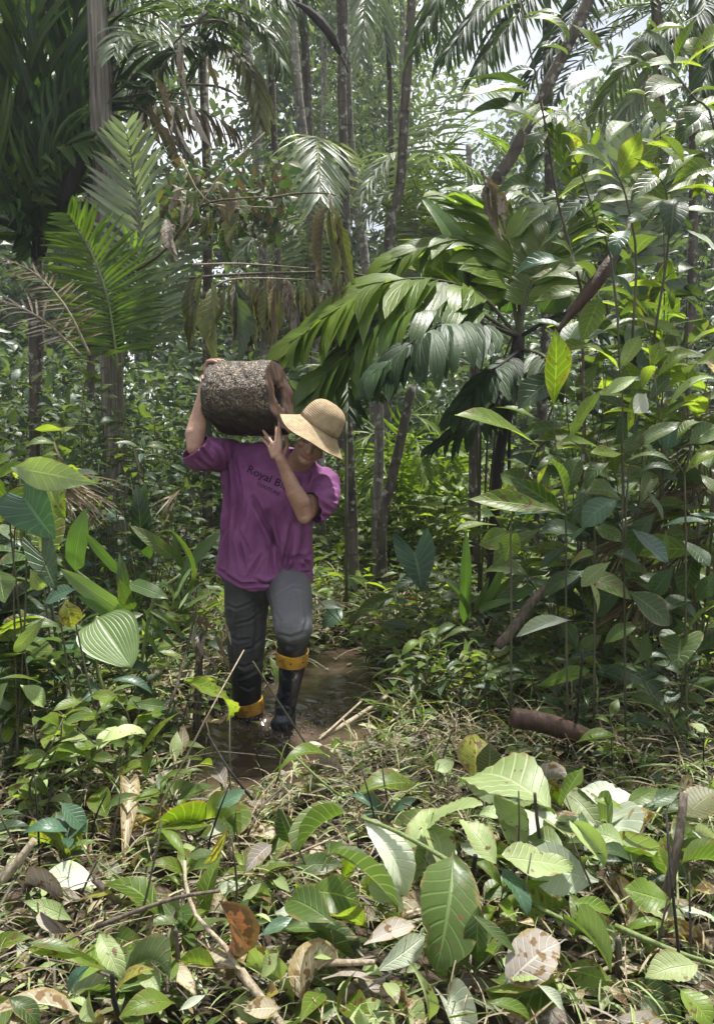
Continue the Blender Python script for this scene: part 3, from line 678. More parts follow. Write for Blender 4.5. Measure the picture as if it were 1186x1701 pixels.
highpalm('palm with crossing ladder-like fronds behind the slanting trunk', P(1150, -40, 7.6), 0.05, [(((1080, 20, 7.4), (980, 90, 7.2), (890, 210, 7.0)), 44, .48, .028, 'frond', .2), (((1100, 0, 7.4), (1010, 20, 7.2), (930, 90, 7.0)), 40, .45, .028, 'frond', .25), (((1080, 60, 7.3), (1020, 140, 7.1), (960, 230, 7.0)), 44, .46, .03, 'frondb', .45), (((1120, 60, 7.3), (1060, 150, 7.1), (1010, 260, 6.9)), 44, .5, .03, 'frondp', .5), (((1170, 10, 7.2), (1130, 40, 7), (1060, 60, 6.8)), 36, .45, .03, 'frondd', .5), (((1200, 20, 7.2), (1180, 100, 7), (1150, 190, 6.8)), 36, .45, .03, 'frond', .5)])
highpalm('palm hanging thin dim leaflets above the close trunk pair', P(560, -160, 10), 0.05, [(((500, -80, 9.7), (440, -40, 9.5), (400, 60, 9.3)), 40, .7, .034, 'frond', .55), (((540, -100, 9.5), (500, 0, 9.2), (470, 110, 9.0)), 40, .7, .034, 'frond', .55), (((590, -100, 9.7), (620, -20, 9.5), (640, 80, 9.4)), 40, .7, .034, 'frondp', .55), (((640, -100, 9.9), (720, -60, 9.7), (760, 40, 9.6)), 40, .7, .034, 'frond', .5)])
highpalm('palm hanging feathery fronds between the first thin trunk and the close pair', P(440, -120, 7.6), 0.035, [(((400, -60, 7.4), (370, 10, 7.2), (345, 90, 7.0)), 36, .45, .026, 'frond', .4), (((450, -60, 7.4), (450, 10, 7.1), (462, 90, 6.9)), 36, .42, .026, 'frondp', .4)])
highpalm('palm hanging feathery fronds between the spathe stem and the speckled trunk', P(640, -130, 9.6), 0.035, [(((615, -60, 9.3), (605, 20, 9.0), (598, 110, 8.8)), 36, .5, .03, 'frondp', .4), (((680, -70, 9.4), (720, 0, 9.2), (735, 90, 9.0)), 36, .5, .03, 'frondm', .45)])
highpalm('slim palm with grey-green fronds behind the thick fibrous trunk', P(120, -120, 9), 0.05, [(((170, -60, 8.8), (240, 0, 8.6), (290, 90, 8.5)), 40, .6, .034, 'frondp', .5), (((90, -40, 8.8), (40, 40, 8.6), (10, 150, 8.4)), 40, .6, .034, 'frond', .5), (((130, -40, 8.6), (150, 60, 8.4), (140, 190, 8.2)), 40, .6, .034, 'frond', .5), (((200, -80, 9), (300, -40, 9), (370, 30, 9)), 40, .6, .034, 'frondp', .5)])

# big glossy palm at right of the man: black stem, broad hanging leaflets
e = palm('glossy palm on a black stem with broad fronds arching over the man', P(815, 850, 5.0))
e.location.z = gz(e.location.x, 5.0)
tube('trunk', bez([e.location, P(826, 790, 5.0), P(848, 660, 5.0), P(862, 560, 5.0)], 10), [0.045, 0.04, .038, .036, .036, .038, .04, .045, .05, .05, .04], M['black'], e, n=9)
tube('dead_stem', bez([P(845, 800, 5.05), P(846, 720, 5.05), P(850, 640, 5.05)], 6), 0.012, M['black'], e, n=6)
BP = [(((862, 560, 5.0), (780, 480, 4.9), (640, 470, 4.7), (480, 570, 4.5)), 22, .54, .15, 'frondb', .42), (((862, 560, 5.0), (770, 510, 4.8), (660, 520, 4.6), (520, 640, 4.4)), 18, .52, .16, 'frondm', .42),
      (((862, 560, 5.0), (790, 535, 4.7), (720, 545, 4.4), (620, 620, 4.2)), 20, .44, .12, 'frondd', .5), (((862, 555, 5.1), (840, 470, 5.2), (760, 400, 5.2), (650, 430, 5.0)), 16, .46, .15, 'frondb', .35),
      (((862, 555, 5.1), (860, 460, 5.2), (830, 380, 5.3), (740, 330, 5.3)), 16, .46, .15, 'frondb', .25), (((862, 560, 5.0), (880, 480, 5.1), (930, 400, 5.2), (1000, 380, 5.2)), 18, .42, .11, 'frondb', .25),
      (((866, 580, 5.0), (840, 600, 4.8), (800, 630, 4.6), (750, 690, 4.5)), 16, .28, .08, 'frondd', .45), (((866, 580, 5.0), (900, 590, 4.7), (920, 615, 4.5), (900, 640, 4.3)), 14, .25, .08, 'frond', .5),
      (((860, 600, 5.0), (820, 670, 4.8), (770, 710, 4.7), (715, 745, 4.7)), 16, .26, .06, 'frondd', .4), (((862, 560, 5.1), (940, 520, 5.1), (1010, 540, 5.1), (1060, 600, 5.0)), 18, .35, .09, 'frondd', .45)]
for i, (q, n_, ll, lw, m, hg) in enumerate(BP):
    frond(e, FP(*q), n_, ll, lw, m, 52, hg, (0, -0.35, 1), True, rr=0.016, rmat='black' if m == 'frondd' else 'stem', start=0.22, seed=80 + i, vee=0.15, jitter=0.09)
# broad undivided leaves behind it
e = palm('young palm with broad undivided yellow-green blades behind the glossy palm', Vector((P(800, 640, 5.8).x, 5.8, gz(1.0, 5.8))), 'palm')
for i, (bx, by, tx, ty, w, m) in enumerate([(800, 520, 660, 400, .34, 'bright'), (800, 510, 700, 330, .3, 'frondb'), (820, 520, 690, 470, .36, 'bright'), (830, 510, 790, 350, .34, 'bright'), (850, 500, 900, 380, .36, 'bright'), (800, 500, 740, 420, .5, 'bright'),
        (870, 510, 880, 410, .5, 'bright'), (900, 520, 960, 430, .4, 'frondb'), (840, 520, 860, 430, .5, 'bright'), (780, 480, 660, 440, .3, 'frondb'), (790, 470, 840, 330, .2, 'bright'), (1080, 560, 1010, 430, .36, 'frondb'), (1090, 560, 1110, 430, .36, 'frond'), (1060, 560, 1050, 450, .4, 'frond')]):
    leaf(e, 'plt%d' % (i % 4), 'pleat' if i % 3 else 'bright', P(bx, by, 5.7 + .06 * (i % 3)), P(tx, ty, 5.6 + .1 * (i % 4)), w * 1.25, (0.4 * math.sin(i), -1, 0.5))
    if i % 3 == 0: tube('petiole', [e.location + Vector((0.03 * math.sin(i), 0.03 * math.cos(i), 0)), P((bx + 800) / 2, 600, 5.75), P(bx, by, 5.7 + .06 * (i % 3))], 0.009, M['stem'], e, n=5)
e = palm('palm with torn silvery fronds behind the right-hand shrub', Vector((P(1000, 400, 5.6).x, 5.6, gz(1.9, 5.6))))
for i, (q, n_, ll, lw, m, hg) in enumerate([(((1010, 520, 5.6), (1000, 330, 5.6), (960, 210, 5.5), (905, 185, 5.3)), 22, .32, .07, 'frondp', .45), (((1010, 520, 5.6), (1040, 330, 5.6), (1080, 240, 5.5), (1150, 210, 5.3)), 24, .36, .07, 'frondp', .3), (((1010, 520, 5.6), (960, 340, 5.6), (920, 240, 5.6), (900, 200, 5.5)), 26, .36, .06, 'frondb', .15), (((1010, 520, 5.6), (1060, 400, 5.6), (1110, 300, 5.5), (1170, 290, 5.3)), 22, .36, .07, 'frondp', .3), (((1010, 520, 5.6), (930, 380, 5.6), (880, 330, 5.6), (800, 310, 5.4)), 22, .34, .06, 'frondp', .35), (((1010, 520, 5.6), (1000, 420, 5.5), (970, 350, 5.3), (930, 330, 5.1)), 22, .34, .05, 'frond', .3)]):
    frond(e, FP(*q), n_, ll, lw, m, 55, hg, (0, -0.5, 1), start=0.3, seed=100 + i)

# small feather palms low behind the man
for i, (lab, q0, fr) in enumerate([('small feather palm just above the straw hat', (575, 700, 5.6), [((575, 690, 5.6), (572, 640, 5.6), (560, 615, 5.5), (535, 640, 5.3)), ((575, 690, 5.6), (580, 635, 5.6), (595, 615, 5.5), (612, 650, 5.4)), ((575, 690, 5.6), (577, 640, 5.4), (578, 620, 5.2), (580, 690, 5.0))]),
        ('sunlit feather palm between the low stems', (665, 860, 7.4), [((665, 850, 7.4), (660, 760, 7.3), (680, 690, 7.2), (730, 720, 7.1)), ((665, 850, 7.4), (650, 760, 7.3), (620, 720, 7.2), (590, 760, 7.1)), ((665, 850, 7.4), (668, 780, 7.2), (690, 730, 7.0), (710, 800, 6.8)), ((665, 850, 7.4), (655, 790, 7.2), (640, 760, 7.0), (605, 830, 6.8))]),
        ('sunlit feather palm right of the leaning mottled stem', (740, 880, 8.2), [((740, 860, 8.2), (735, 760, 8.1), (710, 690, 8.0), (680, 690, 7.9)), ((740, 860, 8.2), (745, 740, 8.1), (770, 680, 8.0), (800, 720, 7.9)), ((740, 860, 8.2), (742, 780, 8.0), (745, 740, 7.8), (750, 820, 7.6))])]):
    b = P(*q0); e = palm(lab, Vector((b.x, b.y, gz(b.x, b.y))))
    tube('stem', [e.location, b], 0.014, M['stem'], e, n=6)
    for j, q in enumerate(fr): frond(e, FP(*q), 24, 0.34, 0.03, 'frondb' if i else 'frond', 58, 0.3, (0, -0.3, 1), seed=120 + 7 * i + j)

# ================================================================== branch with withered hanging leaves
def branch_leaves(label, main, r0, hang, sub=(), mat='twig', name='fallen_branch'):
    pts = FP(*main); e = empty(name, pts[0], label, 'branch')
    c = bez(pts, 14); tube('wood', c, [r0 * (1 - .045 * i) for i in range(15)], M[mat], e, n=6, jit=.1)
    for q in sub: tube('twig', bez(FP(*q), 6), [0.008, .007, .0065, .006, .005, .004, .003], M['twigt'], e, n=5)
    for i, (bx, by, tx, ty, d, w, m) in enumerate(hang):
        leaf(e, 'hang%d' % (i % 4), m, P(bx, by, d), P(tx, ty, d - .05), w, (math.sin(i * 1.7) * 1.2, -1, 0.1))
    return e
H = []
for i in range(40):
    x = rng.uniform(385, 575); y = rng.uniform(452, 480); d = rng.uniform(4.7, 5.1); l_ = rng.uniform(85, 135)
    H.append((x, y, x + rng.uniform(-14, 14), y + l_, d, rng.uniform(0.10, 0.17), rng.choice(['wither', 'wither', 'drygrey', 'drygrey', 'olive'])))
H += [(335, 455, 318, 560, 4.7, .22, 'olive'), (352, 470, 362, 600, 4.65, .28, 'olive'), (392, 468, 396, 600, 4.7, .30, 'dark'), (340, 450, 330, 520, 4.7, .25, 'olive'), (322, 450, 312, 590, 4.8, .2, 'olive'), (372, 475, 350, 590, 4.75, .24, 'olive')]
branch_leaves('bare brown branch hung with a row of withered leaves above the log', [(315, 462, 4.75), (380, 457, 4.8), (480, 453, 4.9), (600, 456, 5.0), (720, 500, 5.1), (790, 540, 5.3)], 0.011, H, [((320, 440, 4.8), (400, 438, 4.85), (520, 446, 4.9)), ((355, 478, 4.7), (380, 465, 4.75), (440, 462, 4.8), (530, 466, 4.9))])
H = [(552 + rng.uniform(-12, 14), 335 + rng.uniform(-6, 22), 558 + rng.uniform(-26, 34), 470 + rng.uniform(-40, 25), rng.uniform(4.8, 5.0), rng.uniform(.07, .12), rng.choice(['wither', 'wither', 'olive', 'olive'])) for _ in range(8)]
branch_leaves('dead shoot with a clump of crinkled brown leaves in front of the trunks', [(440, 330, 5.0), (500, 321, 5.0), (548, 322, 4.95), (566, 330, 4.9)], 0.008, H, [((548, 322, 4.95), (556, 380, 4.95), (560, 470, 4.95))])
H = []
for i in range(15):
    x = rng.uniform(270, 400); y = rng.uniform(310, 380); H.append((x, y, x + rng.uniform(-25, 25), y + rng.uniform(35, 75), rng.uniform(5.0, 5.4), rng.uniform(.3, .45), rng.choice(['olive', 'wither', 'drygrey', 'mid', 'mid'])))
branch_leaves('tangled dead branch with ragged olive leaves left of the hanging clump', [(190, 470, 6.05), (270, 420, 5.4), (330, 345, 5.2), (400, 330, 5.1), (470, 328, 5.1)], 0.012, H, [((300, 400, 5.2), (360, 300, 5.2), (440, 220, 5.3)), ((280, 330, 5.2), (350, 340, 5.2), (460, 345, 5.1)), ((300, 260, 5.3), (340, 330, 5.2), (410, 350, 5.1))])
r_ = np.random.default_rng(91); n_ = 1000
pp = np.array([tuple(P(r_.uniform(270, 480), r_.normal(330, 32), r_.uniform(5.4, 6.4))) for _ in range(n_)])
tag(merged('dead_leaf_tangle', 'small', ['wither', 'fard', 'fard', 'olive'], rmats(pp, unit(r_.normal(size=(n_, 3)) + [0, 0, -.6]), r_.uniform(.05, .13, n_), 0.5, r_.normal(size=(n_, 3)) + [0, -1, .4])), 'dim tangle of dead brown leaves between the trunks', 'dead leaves', kind='stuff')

# brown palm spathes: split boat-shaped husks, pointed at both ends
def spathe(label, pts, r, name='palm_spathe', open_=200, mat='spathe', seed=1):
    c = bez(FP(*pts), 18); e = empty(name, c[0], label, 'spathe'); r_ = random.Random(seed)
    V = []; n = 13; Fc = []; UV = []
    for i, p in enumerate(c):
        t = (c[min(18, i + 1)] - c[max(0, i - 1)]).normalized(); x = t.cross(Vector((0, -1, .25))).normalized(); y = x.cross(t)
        q = i / 18; w = r * max(.10, math.sin(math.pi * min(1, .05 + .95 * q ** .8)) ** .7) * (1 + .05 * r_.gauss(0, 1))
        for k_ in range(n):
            a = R(-90 - open_ / 2 + open_ * k_ / (n - 1)); fl = 1 + .10 * math.sin(k_ * 2.1 + i * .2)
            V.append(tuple(p + (x * math.cos(a) * .85 - y * math.sin(a) * .8) * w * fl)); UV.append((k_ / n, q))
    for i in range(18):
        for k_ in range(n - 1): Fc.append((i * n + k_, i * n + k_ + 1, (i + 1) * n + k_ + 1, (i + 1) * n + k_))
    o = add('husk', mesh_from('husk', V, Fc, M[mat], uv=np.array(UV)), e)
    md = o.modifiers.new('thickness', 'SOLIDIFY'); md.thickness = .004
    d = (c[0] - c[3]).normalized()
    tube('stalk', [c[0] - d * .03, c[0] + d * .07, c[0] + d * .15 + Vector((0, .06, .02))], [.35 * r, .25 * r, .2 * r], M['twig'], e, n=6)
    return e
spathe('dark curved spathe hanging high among the trunks', [(566, 92, 7.4), (545, 52, 7.3), (515, 20, 7.3), (487, 2, 7.3)], 0.050, mat='black')
spathe('slanting brown spathe caught in the right-hand shrub', [(1032, 402, 3.55), (1000, 455, 3.5), (960, 506, 3.5), (920, 556, 3.5)], 0.036, open_=300)
e = empty('broken_stalk', P(1000, 1236, 3.0), 'reddish brown broken palm stalk lying across the dark hollow', 'stalk')
tube('wood', bez(FP((1010, 1240, 3.0), (950, 1216, 2.95), (900, 1200, 2.92), (862, 1194, 2.9), (848, 1193, 2.9)), 14), [.034, .036, .038, .040, .041, .041, .042, .042, .042, .041, .042, .041, .040, .036, .026], M['spathe'], e, n=12, jit=.05, seed=4)
e = branch_leaves('withered grey leaf sheath dangling from the slanting trunk', [(800, 284, 5.0), (806, 300, 5.0), (812, 320, 5.0)], .012, [(804, 290, 838, 392, 5.0, .2, 'drygrey'), (806, 292, 828, 380, 4.98, .18, 'wither'), (802, 290, 846, 360, 5.02, .16, 'wither'), (806, 300, 836, 400, 5.0, .12, 'drygrey')], name='dead_sheath')

# ================================================================== big-leaved shrubs on the right
def c5(x, y): return 766 + x / 2.824, y / 2.824
def c7(x, y): return 766 + x / 2.824, 540 + y / 2.824
def c8(x, y): return x / 2.965, 540 + y / 2.965
def cl1(x, y): return x / 2.738, 1080 + y / 2.738
def cl2(x, y): return 400 + x / 2.965, 1200 + y / 2.965
def cl3(x, y): return 766 + x / 2.738, 1080 + y / 2.738

def hero(e, cv, rows, d0, dj, tfam, mats, nb=(0, -0.55, 0.9), name='leaf'):
    r_ = random.Random(len(rows) * 13 + int(d0 * 10))
    for i, row in enumerate(rows):
        bx, by, tx, ty, w = row[:5]; m = row[5] if len(row) > 5 else r_.choice(mats)
        d = d0 + r_.uniform(-dj, dj); t = row[6] if len(row) > 6 else tfam
        n = Vector(nb) + Vector((r_.gauss(0, .35), r_.gauss(0, .25), r_.gauss(0, .2)))
        k_ = 1.12; leaf(e, t + str(r_.randrange(4)), m, P(*cv(bx, by), d), P(*cv(bx + (tx - bx) * k_, by + (ty - by) * k_), d + r_.uniform(-.12, .08)), w * 1.25, n, name=name)
def stems(e, cv, lines, d, r0=0.008, mat='stem', name='stem'):
    for L in lines:
        tube(name, bez([P(*cv(*q), d) for q in L], 10), [r0 * (1.1 - .06 * i) for i in range(11)], M[mat], e, n=6)

e = empty('shrub', P(955, 1120, 3.6), 'tall slender shrub rising to the top edge, long leaves along one dark stem', 'shrub')
stems(e, c5, [[(560, 2600), (575, 1900), (560, 1350), (520, 1200), (460, 980), (430, 830), (400, 620), (370, 470), (340, 310), (300, 150), (262, -60)]], 3.6, 0.007, 'barkd')
hero(e, c5, [(280, 60, 165, 240, .34), (295, 75, 450, 72, .3), (290, 90, 482, 185, .34), (330, 235, 480, 255, .3), (345, 330, 200, 372, .34), (350, 440, 20, 475, .24), (350, 425, 40, 385, .24), (372, 590, 40, 580, .30), (385, 500, 500, 560, .3),
    (400, 700, 300, 880, .3), (440, 940, 285, 1085, .34), (385, 880, 190, 900, .32), (260, 20, 60, 60, .3), (265, 10, 110, 150, .3), (250, -20, 330, -80, .4), (380, 470, 300, 600, .3), (400, 620, 320, 770, .3), (430, 830, 540, 780, .3), (455, 960, 560, 960, .3), (480, 1060, 380, 1150, .35), (520, 1200, 430, 1140, .34), (525, 1230, 620, 1310, .32), (500, 1230, 275, 1290, .30, 'blue'), (540, 1300, 620, 1420, .3)], 3.6, .15, 'ell', ['mid', 'mid', 'dark', 'bright'])

e = empty('shrub', P(1040, 1120, 3.3), 'shrub with large sunlit veined leaves in the upper right corner', 'shrub')
stems(e, c5, [[(760, 2400), (740, 1600), (690, 1150), (640, 1080), (620, 1000), (560, 810), (490, 680)], [(800, 1600), (820, 1200), (770, 920), (740, 840), (700, 760)], [(1300, 1200), (1180, 570), (1100, 470), (1020, 370), (960, 300)], [(900, 1600), (970, 1150), (960, 900), (930, 840)]], 3.3, 0.0055, 'stem')
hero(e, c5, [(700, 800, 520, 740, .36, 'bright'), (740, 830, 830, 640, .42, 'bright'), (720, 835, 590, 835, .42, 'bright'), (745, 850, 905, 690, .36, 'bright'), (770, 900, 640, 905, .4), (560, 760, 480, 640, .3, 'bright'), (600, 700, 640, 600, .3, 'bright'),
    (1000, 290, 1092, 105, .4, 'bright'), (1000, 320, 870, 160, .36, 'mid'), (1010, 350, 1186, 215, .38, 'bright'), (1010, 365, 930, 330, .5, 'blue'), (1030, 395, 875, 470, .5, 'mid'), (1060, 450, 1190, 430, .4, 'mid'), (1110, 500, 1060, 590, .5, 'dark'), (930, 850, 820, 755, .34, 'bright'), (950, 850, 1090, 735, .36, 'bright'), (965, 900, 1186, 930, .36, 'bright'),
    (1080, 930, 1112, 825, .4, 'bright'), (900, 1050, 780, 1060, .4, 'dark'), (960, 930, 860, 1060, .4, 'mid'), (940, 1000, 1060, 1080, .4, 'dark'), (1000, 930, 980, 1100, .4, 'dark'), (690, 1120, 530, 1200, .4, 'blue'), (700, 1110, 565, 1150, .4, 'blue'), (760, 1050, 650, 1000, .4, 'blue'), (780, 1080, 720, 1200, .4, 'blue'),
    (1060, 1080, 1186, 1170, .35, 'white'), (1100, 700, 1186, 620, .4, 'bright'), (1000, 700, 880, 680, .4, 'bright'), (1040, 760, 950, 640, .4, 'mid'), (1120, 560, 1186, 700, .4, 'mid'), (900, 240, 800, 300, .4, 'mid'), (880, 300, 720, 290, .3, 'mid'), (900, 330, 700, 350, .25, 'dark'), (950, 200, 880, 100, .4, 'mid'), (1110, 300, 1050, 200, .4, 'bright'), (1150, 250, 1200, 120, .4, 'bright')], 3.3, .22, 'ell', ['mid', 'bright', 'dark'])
# extra random leaves filling this shrub
for i in range(45):
    x, y = rng.uniform(930, 1200), rng.uniform(60, 640)
    a = rng.uniform(0, 6.28); l_ = rng.uniform(75, 120); d = rng.uniform(3.5, 4.4)
    leaf(e, 'ell%d' % rng.randrange(4), rng.choice(['mid', 'dark', 'bright', 'bright', 'mid']), P(x, y, d), P(x + l_ * math.cos(a), y + l_ * .7 * math.sin(a) + 12, d + rng.uniform(-.15, .15)), rng.uniform(.34, .46), (rng.gauss(0, .4), -.6, .9))

e = empty('shrub', PG(1035, 1290, 0.15), 'upright bush of bright obovate leaves beside the dark hollow', 'shrub')
e.location = Vector((P(1035, 1100, 2.95).x, 2.95, gz(1.1, 2.95)))
stems(e, c7, [[(770, 2100), (765, 1300), (755, 900), (757, 600), (755, 340), (745, 210)], [(1060, 2100), (1050, 1400), (1045, 700), (960, 640), (940, 540), (900, 200)], [(760, 1200), (775, 800), (810, 480), (830, 300)], [(1050, 700), (1080, 560), (1120, 480)], [(500, 2000), (490, 1300), (488, 880), (440, 560), (430, 380)], [(620, 1900), (625, 1300), (620, 800), (590, 600), (510, 540)], [(230, 1900), (235, 1300), (235, 900), (300, 700), (360, 560)]], 2.95, 0.0045, 'stem')
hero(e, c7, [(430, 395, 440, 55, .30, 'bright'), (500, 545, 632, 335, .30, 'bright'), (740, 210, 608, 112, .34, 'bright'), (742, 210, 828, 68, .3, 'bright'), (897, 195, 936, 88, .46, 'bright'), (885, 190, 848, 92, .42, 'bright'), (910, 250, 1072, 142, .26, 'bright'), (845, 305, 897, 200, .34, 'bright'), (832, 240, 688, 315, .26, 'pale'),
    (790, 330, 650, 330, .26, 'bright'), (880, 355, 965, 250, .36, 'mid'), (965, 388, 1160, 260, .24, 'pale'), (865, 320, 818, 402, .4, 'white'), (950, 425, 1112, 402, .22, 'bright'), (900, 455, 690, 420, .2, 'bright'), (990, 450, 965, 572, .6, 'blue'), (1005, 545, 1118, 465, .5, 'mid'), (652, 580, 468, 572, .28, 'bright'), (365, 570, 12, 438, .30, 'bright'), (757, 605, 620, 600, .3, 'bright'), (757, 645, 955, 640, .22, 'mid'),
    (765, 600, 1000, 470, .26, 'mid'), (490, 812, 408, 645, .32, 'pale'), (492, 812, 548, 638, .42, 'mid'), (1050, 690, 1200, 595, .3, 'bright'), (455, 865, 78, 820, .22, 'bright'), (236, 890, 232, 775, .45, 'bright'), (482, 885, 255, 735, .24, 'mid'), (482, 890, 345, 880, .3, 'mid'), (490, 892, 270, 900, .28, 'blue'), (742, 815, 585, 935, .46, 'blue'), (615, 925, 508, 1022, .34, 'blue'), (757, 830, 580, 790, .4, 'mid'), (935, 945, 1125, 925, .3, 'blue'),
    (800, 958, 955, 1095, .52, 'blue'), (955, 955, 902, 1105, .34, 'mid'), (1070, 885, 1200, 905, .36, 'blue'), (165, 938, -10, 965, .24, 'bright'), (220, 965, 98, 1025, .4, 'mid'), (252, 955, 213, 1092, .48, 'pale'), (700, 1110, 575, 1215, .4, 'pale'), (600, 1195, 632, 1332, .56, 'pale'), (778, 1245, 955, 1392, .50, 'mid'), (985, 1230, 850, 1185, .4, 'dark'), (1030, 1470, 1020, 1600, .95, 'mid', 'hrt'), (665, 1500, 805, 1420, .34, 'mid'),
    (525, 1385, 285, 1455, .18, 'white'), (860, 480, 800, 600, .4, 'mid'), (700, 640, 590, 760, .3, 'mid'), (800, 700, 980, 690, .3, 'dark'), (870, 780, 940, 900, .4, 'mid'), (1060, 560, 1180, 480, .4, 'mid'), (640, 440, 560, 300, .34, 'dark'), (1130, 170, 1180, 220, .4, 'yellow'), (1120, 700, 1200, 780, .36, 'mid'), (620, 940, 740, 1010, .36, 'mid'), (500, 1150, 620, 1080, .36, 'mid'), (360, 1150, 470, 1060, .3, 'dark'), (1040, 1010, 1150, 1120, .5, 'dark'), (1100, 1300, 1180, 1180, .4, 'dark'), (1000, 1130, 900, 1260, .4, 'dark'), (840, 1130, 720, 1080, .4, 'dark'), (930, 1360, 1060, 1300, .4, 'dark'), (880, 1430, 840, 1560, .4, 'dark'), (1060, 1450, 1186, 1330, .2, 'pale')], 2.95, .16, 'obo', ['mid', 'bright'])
for i in range(60):
    x, y = rng.uniform(880, 1210), rng.uniform(580, 1170)
    a = rng.uniform(0, 6.28); l_ = rng.uniform(70, 115); d = rng.uniform(3.2, 4.1)
    leaf(e, 'obo%d' % rng.randrange(4), rng.choice(['mid', 'dark', 'dark', 'bright', 'mid']), P(x, y, d), P(x + l_ * math.cos(a), y + l_ * .7 * math.sin(a) + 12, d + rng.uniform(-.15, .15)), rng.uniform(.34, .48), (rng.gauss(0, .4), -.6, .9))

e = empty('plant', P(800, 1060, 4.1), 'clump of upright strap leaves between the path and the bright bush', 'plant'); e.location.z = gz(e.location.x, 4.1)
for i, (bx, by, tx, ty, w, m) in enumerate([(10, 1400, 22, 955, .11, 'pleat'), (90, 1330, 205, 1075, .16, 'pleat'), (100, 1335, 365, 1225, .2, 'pleat'), (80, 1340, 260, 1290, .2, 'pleat'), (60, 1340, 130, 1180, .14, 'mid'), (110, 1340, 330, 1130, .2, 'mid'), (120, 1340, 400, 1300, .14, 'dark'), (40, 1380, -80, 1200, .1, 'pleat')]):
    leaf(e, 'str%d' % (i % 4), m, P(*c7(bx, by), 4.1), P(*c7(tx, ty), 4.0 + .05 * (i % 3)), w, (.3 * math.sin(i * 2), -1, .5))
e = empty('stick', P(*c7(190, 1500), 3.6), 'peeled brown stick leaning up behind the path plants', 'stick')
tube('wood', bez([P(*c7(170, 1510), 3.55), P(*c7(260, 1400), 3.6), P(*c7(340, 1290), 3.65), P(*c7(430, 1190), 3.7)], 8), [.024, .026, .025, .026, .024, .024, .022, .02, .016], M['twig'], e, n=8, jit=.12)

# drooping dead palm fronds low on the right, tan thin leaflets
e = palm('dead palm with thin brown leaflets sweeping behind the bright bush', P(1180, 900, 3.9)); e.location.z = gz(e.location.x, 3.9)
for i, q in enumerate([((1230, 760, 3.8), (1150, 830, 3.8), (1080, 880, 3.8), (1000, 920, 3.8)), ((1240, 830, 3.8), (1170, 890, 3.8), (1100, 950, 3.8), (1030, 1020, 3.8)), ((1240, 650, 3.9), (1180, 700, 3.9), (1130, 780, 3.9), (1100, 860, 3.9))]):
    frond(e, FP(*q), 26, .42, .012, 'wither', 40, .25, (0, -.7, .7), rmat='twig', seed=140 + i, gap=.1)

# ================================================================== left side: shrubs, aroids, pleated leaves
def bush(label, px, d, ztop, nst, spread, tfam, mats, L0, wr, per, group=None, seed=0, name='shrub', cat='shrub', smat='stem', droop=-.1):
    """Leafy bush: several stems, each leaf its own object."""
    r_ = random.Random(seed)
    x = (px - 593) / F * d; b = Vector((x, d, gz(x, d))); e = empty(name, b, label, cat, group)
    for k_ in range(nst):
        an = r_.uniform(0, 6.28); hh = ztop * r_.uniform(.6, 1.05); sp = spread * r_.uniform(.2, 1)
        top = b + Vector((math.cos(an) * sp, math.sin(an) * sp * .7, hh))
        c = bez([b + Vector((r_.gauss(0, .03), r_.gauss(0, .03), 0)), b.lerp(top, .35) + Vector((r_.gauss(0, .07), r_.gauss(0, .05), .03)), b.lerp(top, .7) + Vector((r_.gauss(0, .06), r_.gauss(0, .05), .04)), top], 10)
        tube('stem', c, [.005 * (1.1 - .07 * i) for i in range(11)], M[smat], e, n=5)
        for j in range(per):
            s = .14 + .86 * (j + r_.random()) / per
            i = min(9, int(s * 10)); p = c[i].lerp(c[i + 1], s * 10 - i if s < 1 else 1)
            a2 = j * 2.4 + r_.uniform(-.5, .5)
            dr = Vector((math.cos(a2), math.sin(a2), r_.uniform(-.1, .5) + droop)).normalized(); L = L0 * r_.uniform(.6, 1.25)
            leaf(e, tfam + str(r_.randrange(4)), r_.choice(mats), p, p + dr * L, wr * r_.uniform(.8, 1.2), (r_.gauss(0, .3), -.3 + r_.gauss(0, .3), 1))
    return e
BG = 'leafy shrubs massed at the left of the man'
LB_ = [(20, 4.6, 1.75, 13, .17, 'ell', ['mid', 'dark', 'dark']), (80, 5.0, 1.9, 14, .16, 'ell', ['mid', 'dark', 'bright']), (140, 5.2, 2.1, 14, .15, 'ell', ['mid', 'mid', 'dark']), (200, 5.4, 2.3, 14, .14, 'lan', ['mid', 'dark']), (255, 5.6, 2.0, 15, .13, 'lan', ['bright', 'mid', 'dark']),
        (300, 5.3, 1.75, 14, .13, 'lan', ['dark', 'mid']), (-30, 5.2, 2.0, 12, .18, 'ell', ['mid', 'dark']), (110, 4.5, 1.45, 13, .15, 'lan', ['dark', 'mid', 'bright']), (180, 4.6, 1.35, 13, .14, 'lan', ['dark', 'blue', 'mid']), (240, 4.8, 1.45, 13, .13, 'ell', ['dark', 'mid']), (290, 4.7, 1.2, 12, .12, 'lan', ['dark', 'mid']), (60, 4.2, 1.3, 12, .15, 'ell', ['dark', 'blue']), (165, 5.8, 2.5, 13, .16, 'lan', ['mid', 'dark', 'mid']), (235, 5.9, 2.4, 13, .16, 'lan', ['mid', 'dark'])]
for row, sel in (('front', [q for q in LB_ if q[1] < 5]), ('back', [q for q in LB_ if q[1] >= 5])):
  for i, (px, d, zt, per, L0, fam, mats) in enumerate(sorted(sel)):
    bush('%s-leaved shrub, %s from the left edge in the %s row left of the man' % ('oval' if fam == 'ell' else 'narrow', ORD[i], row), px, d, zt, 5, .38, fam, mats, L0, .42 if fam == 'ell' else .34, per, BG, seed=200 + i + (20 if row == 'back' else 0))
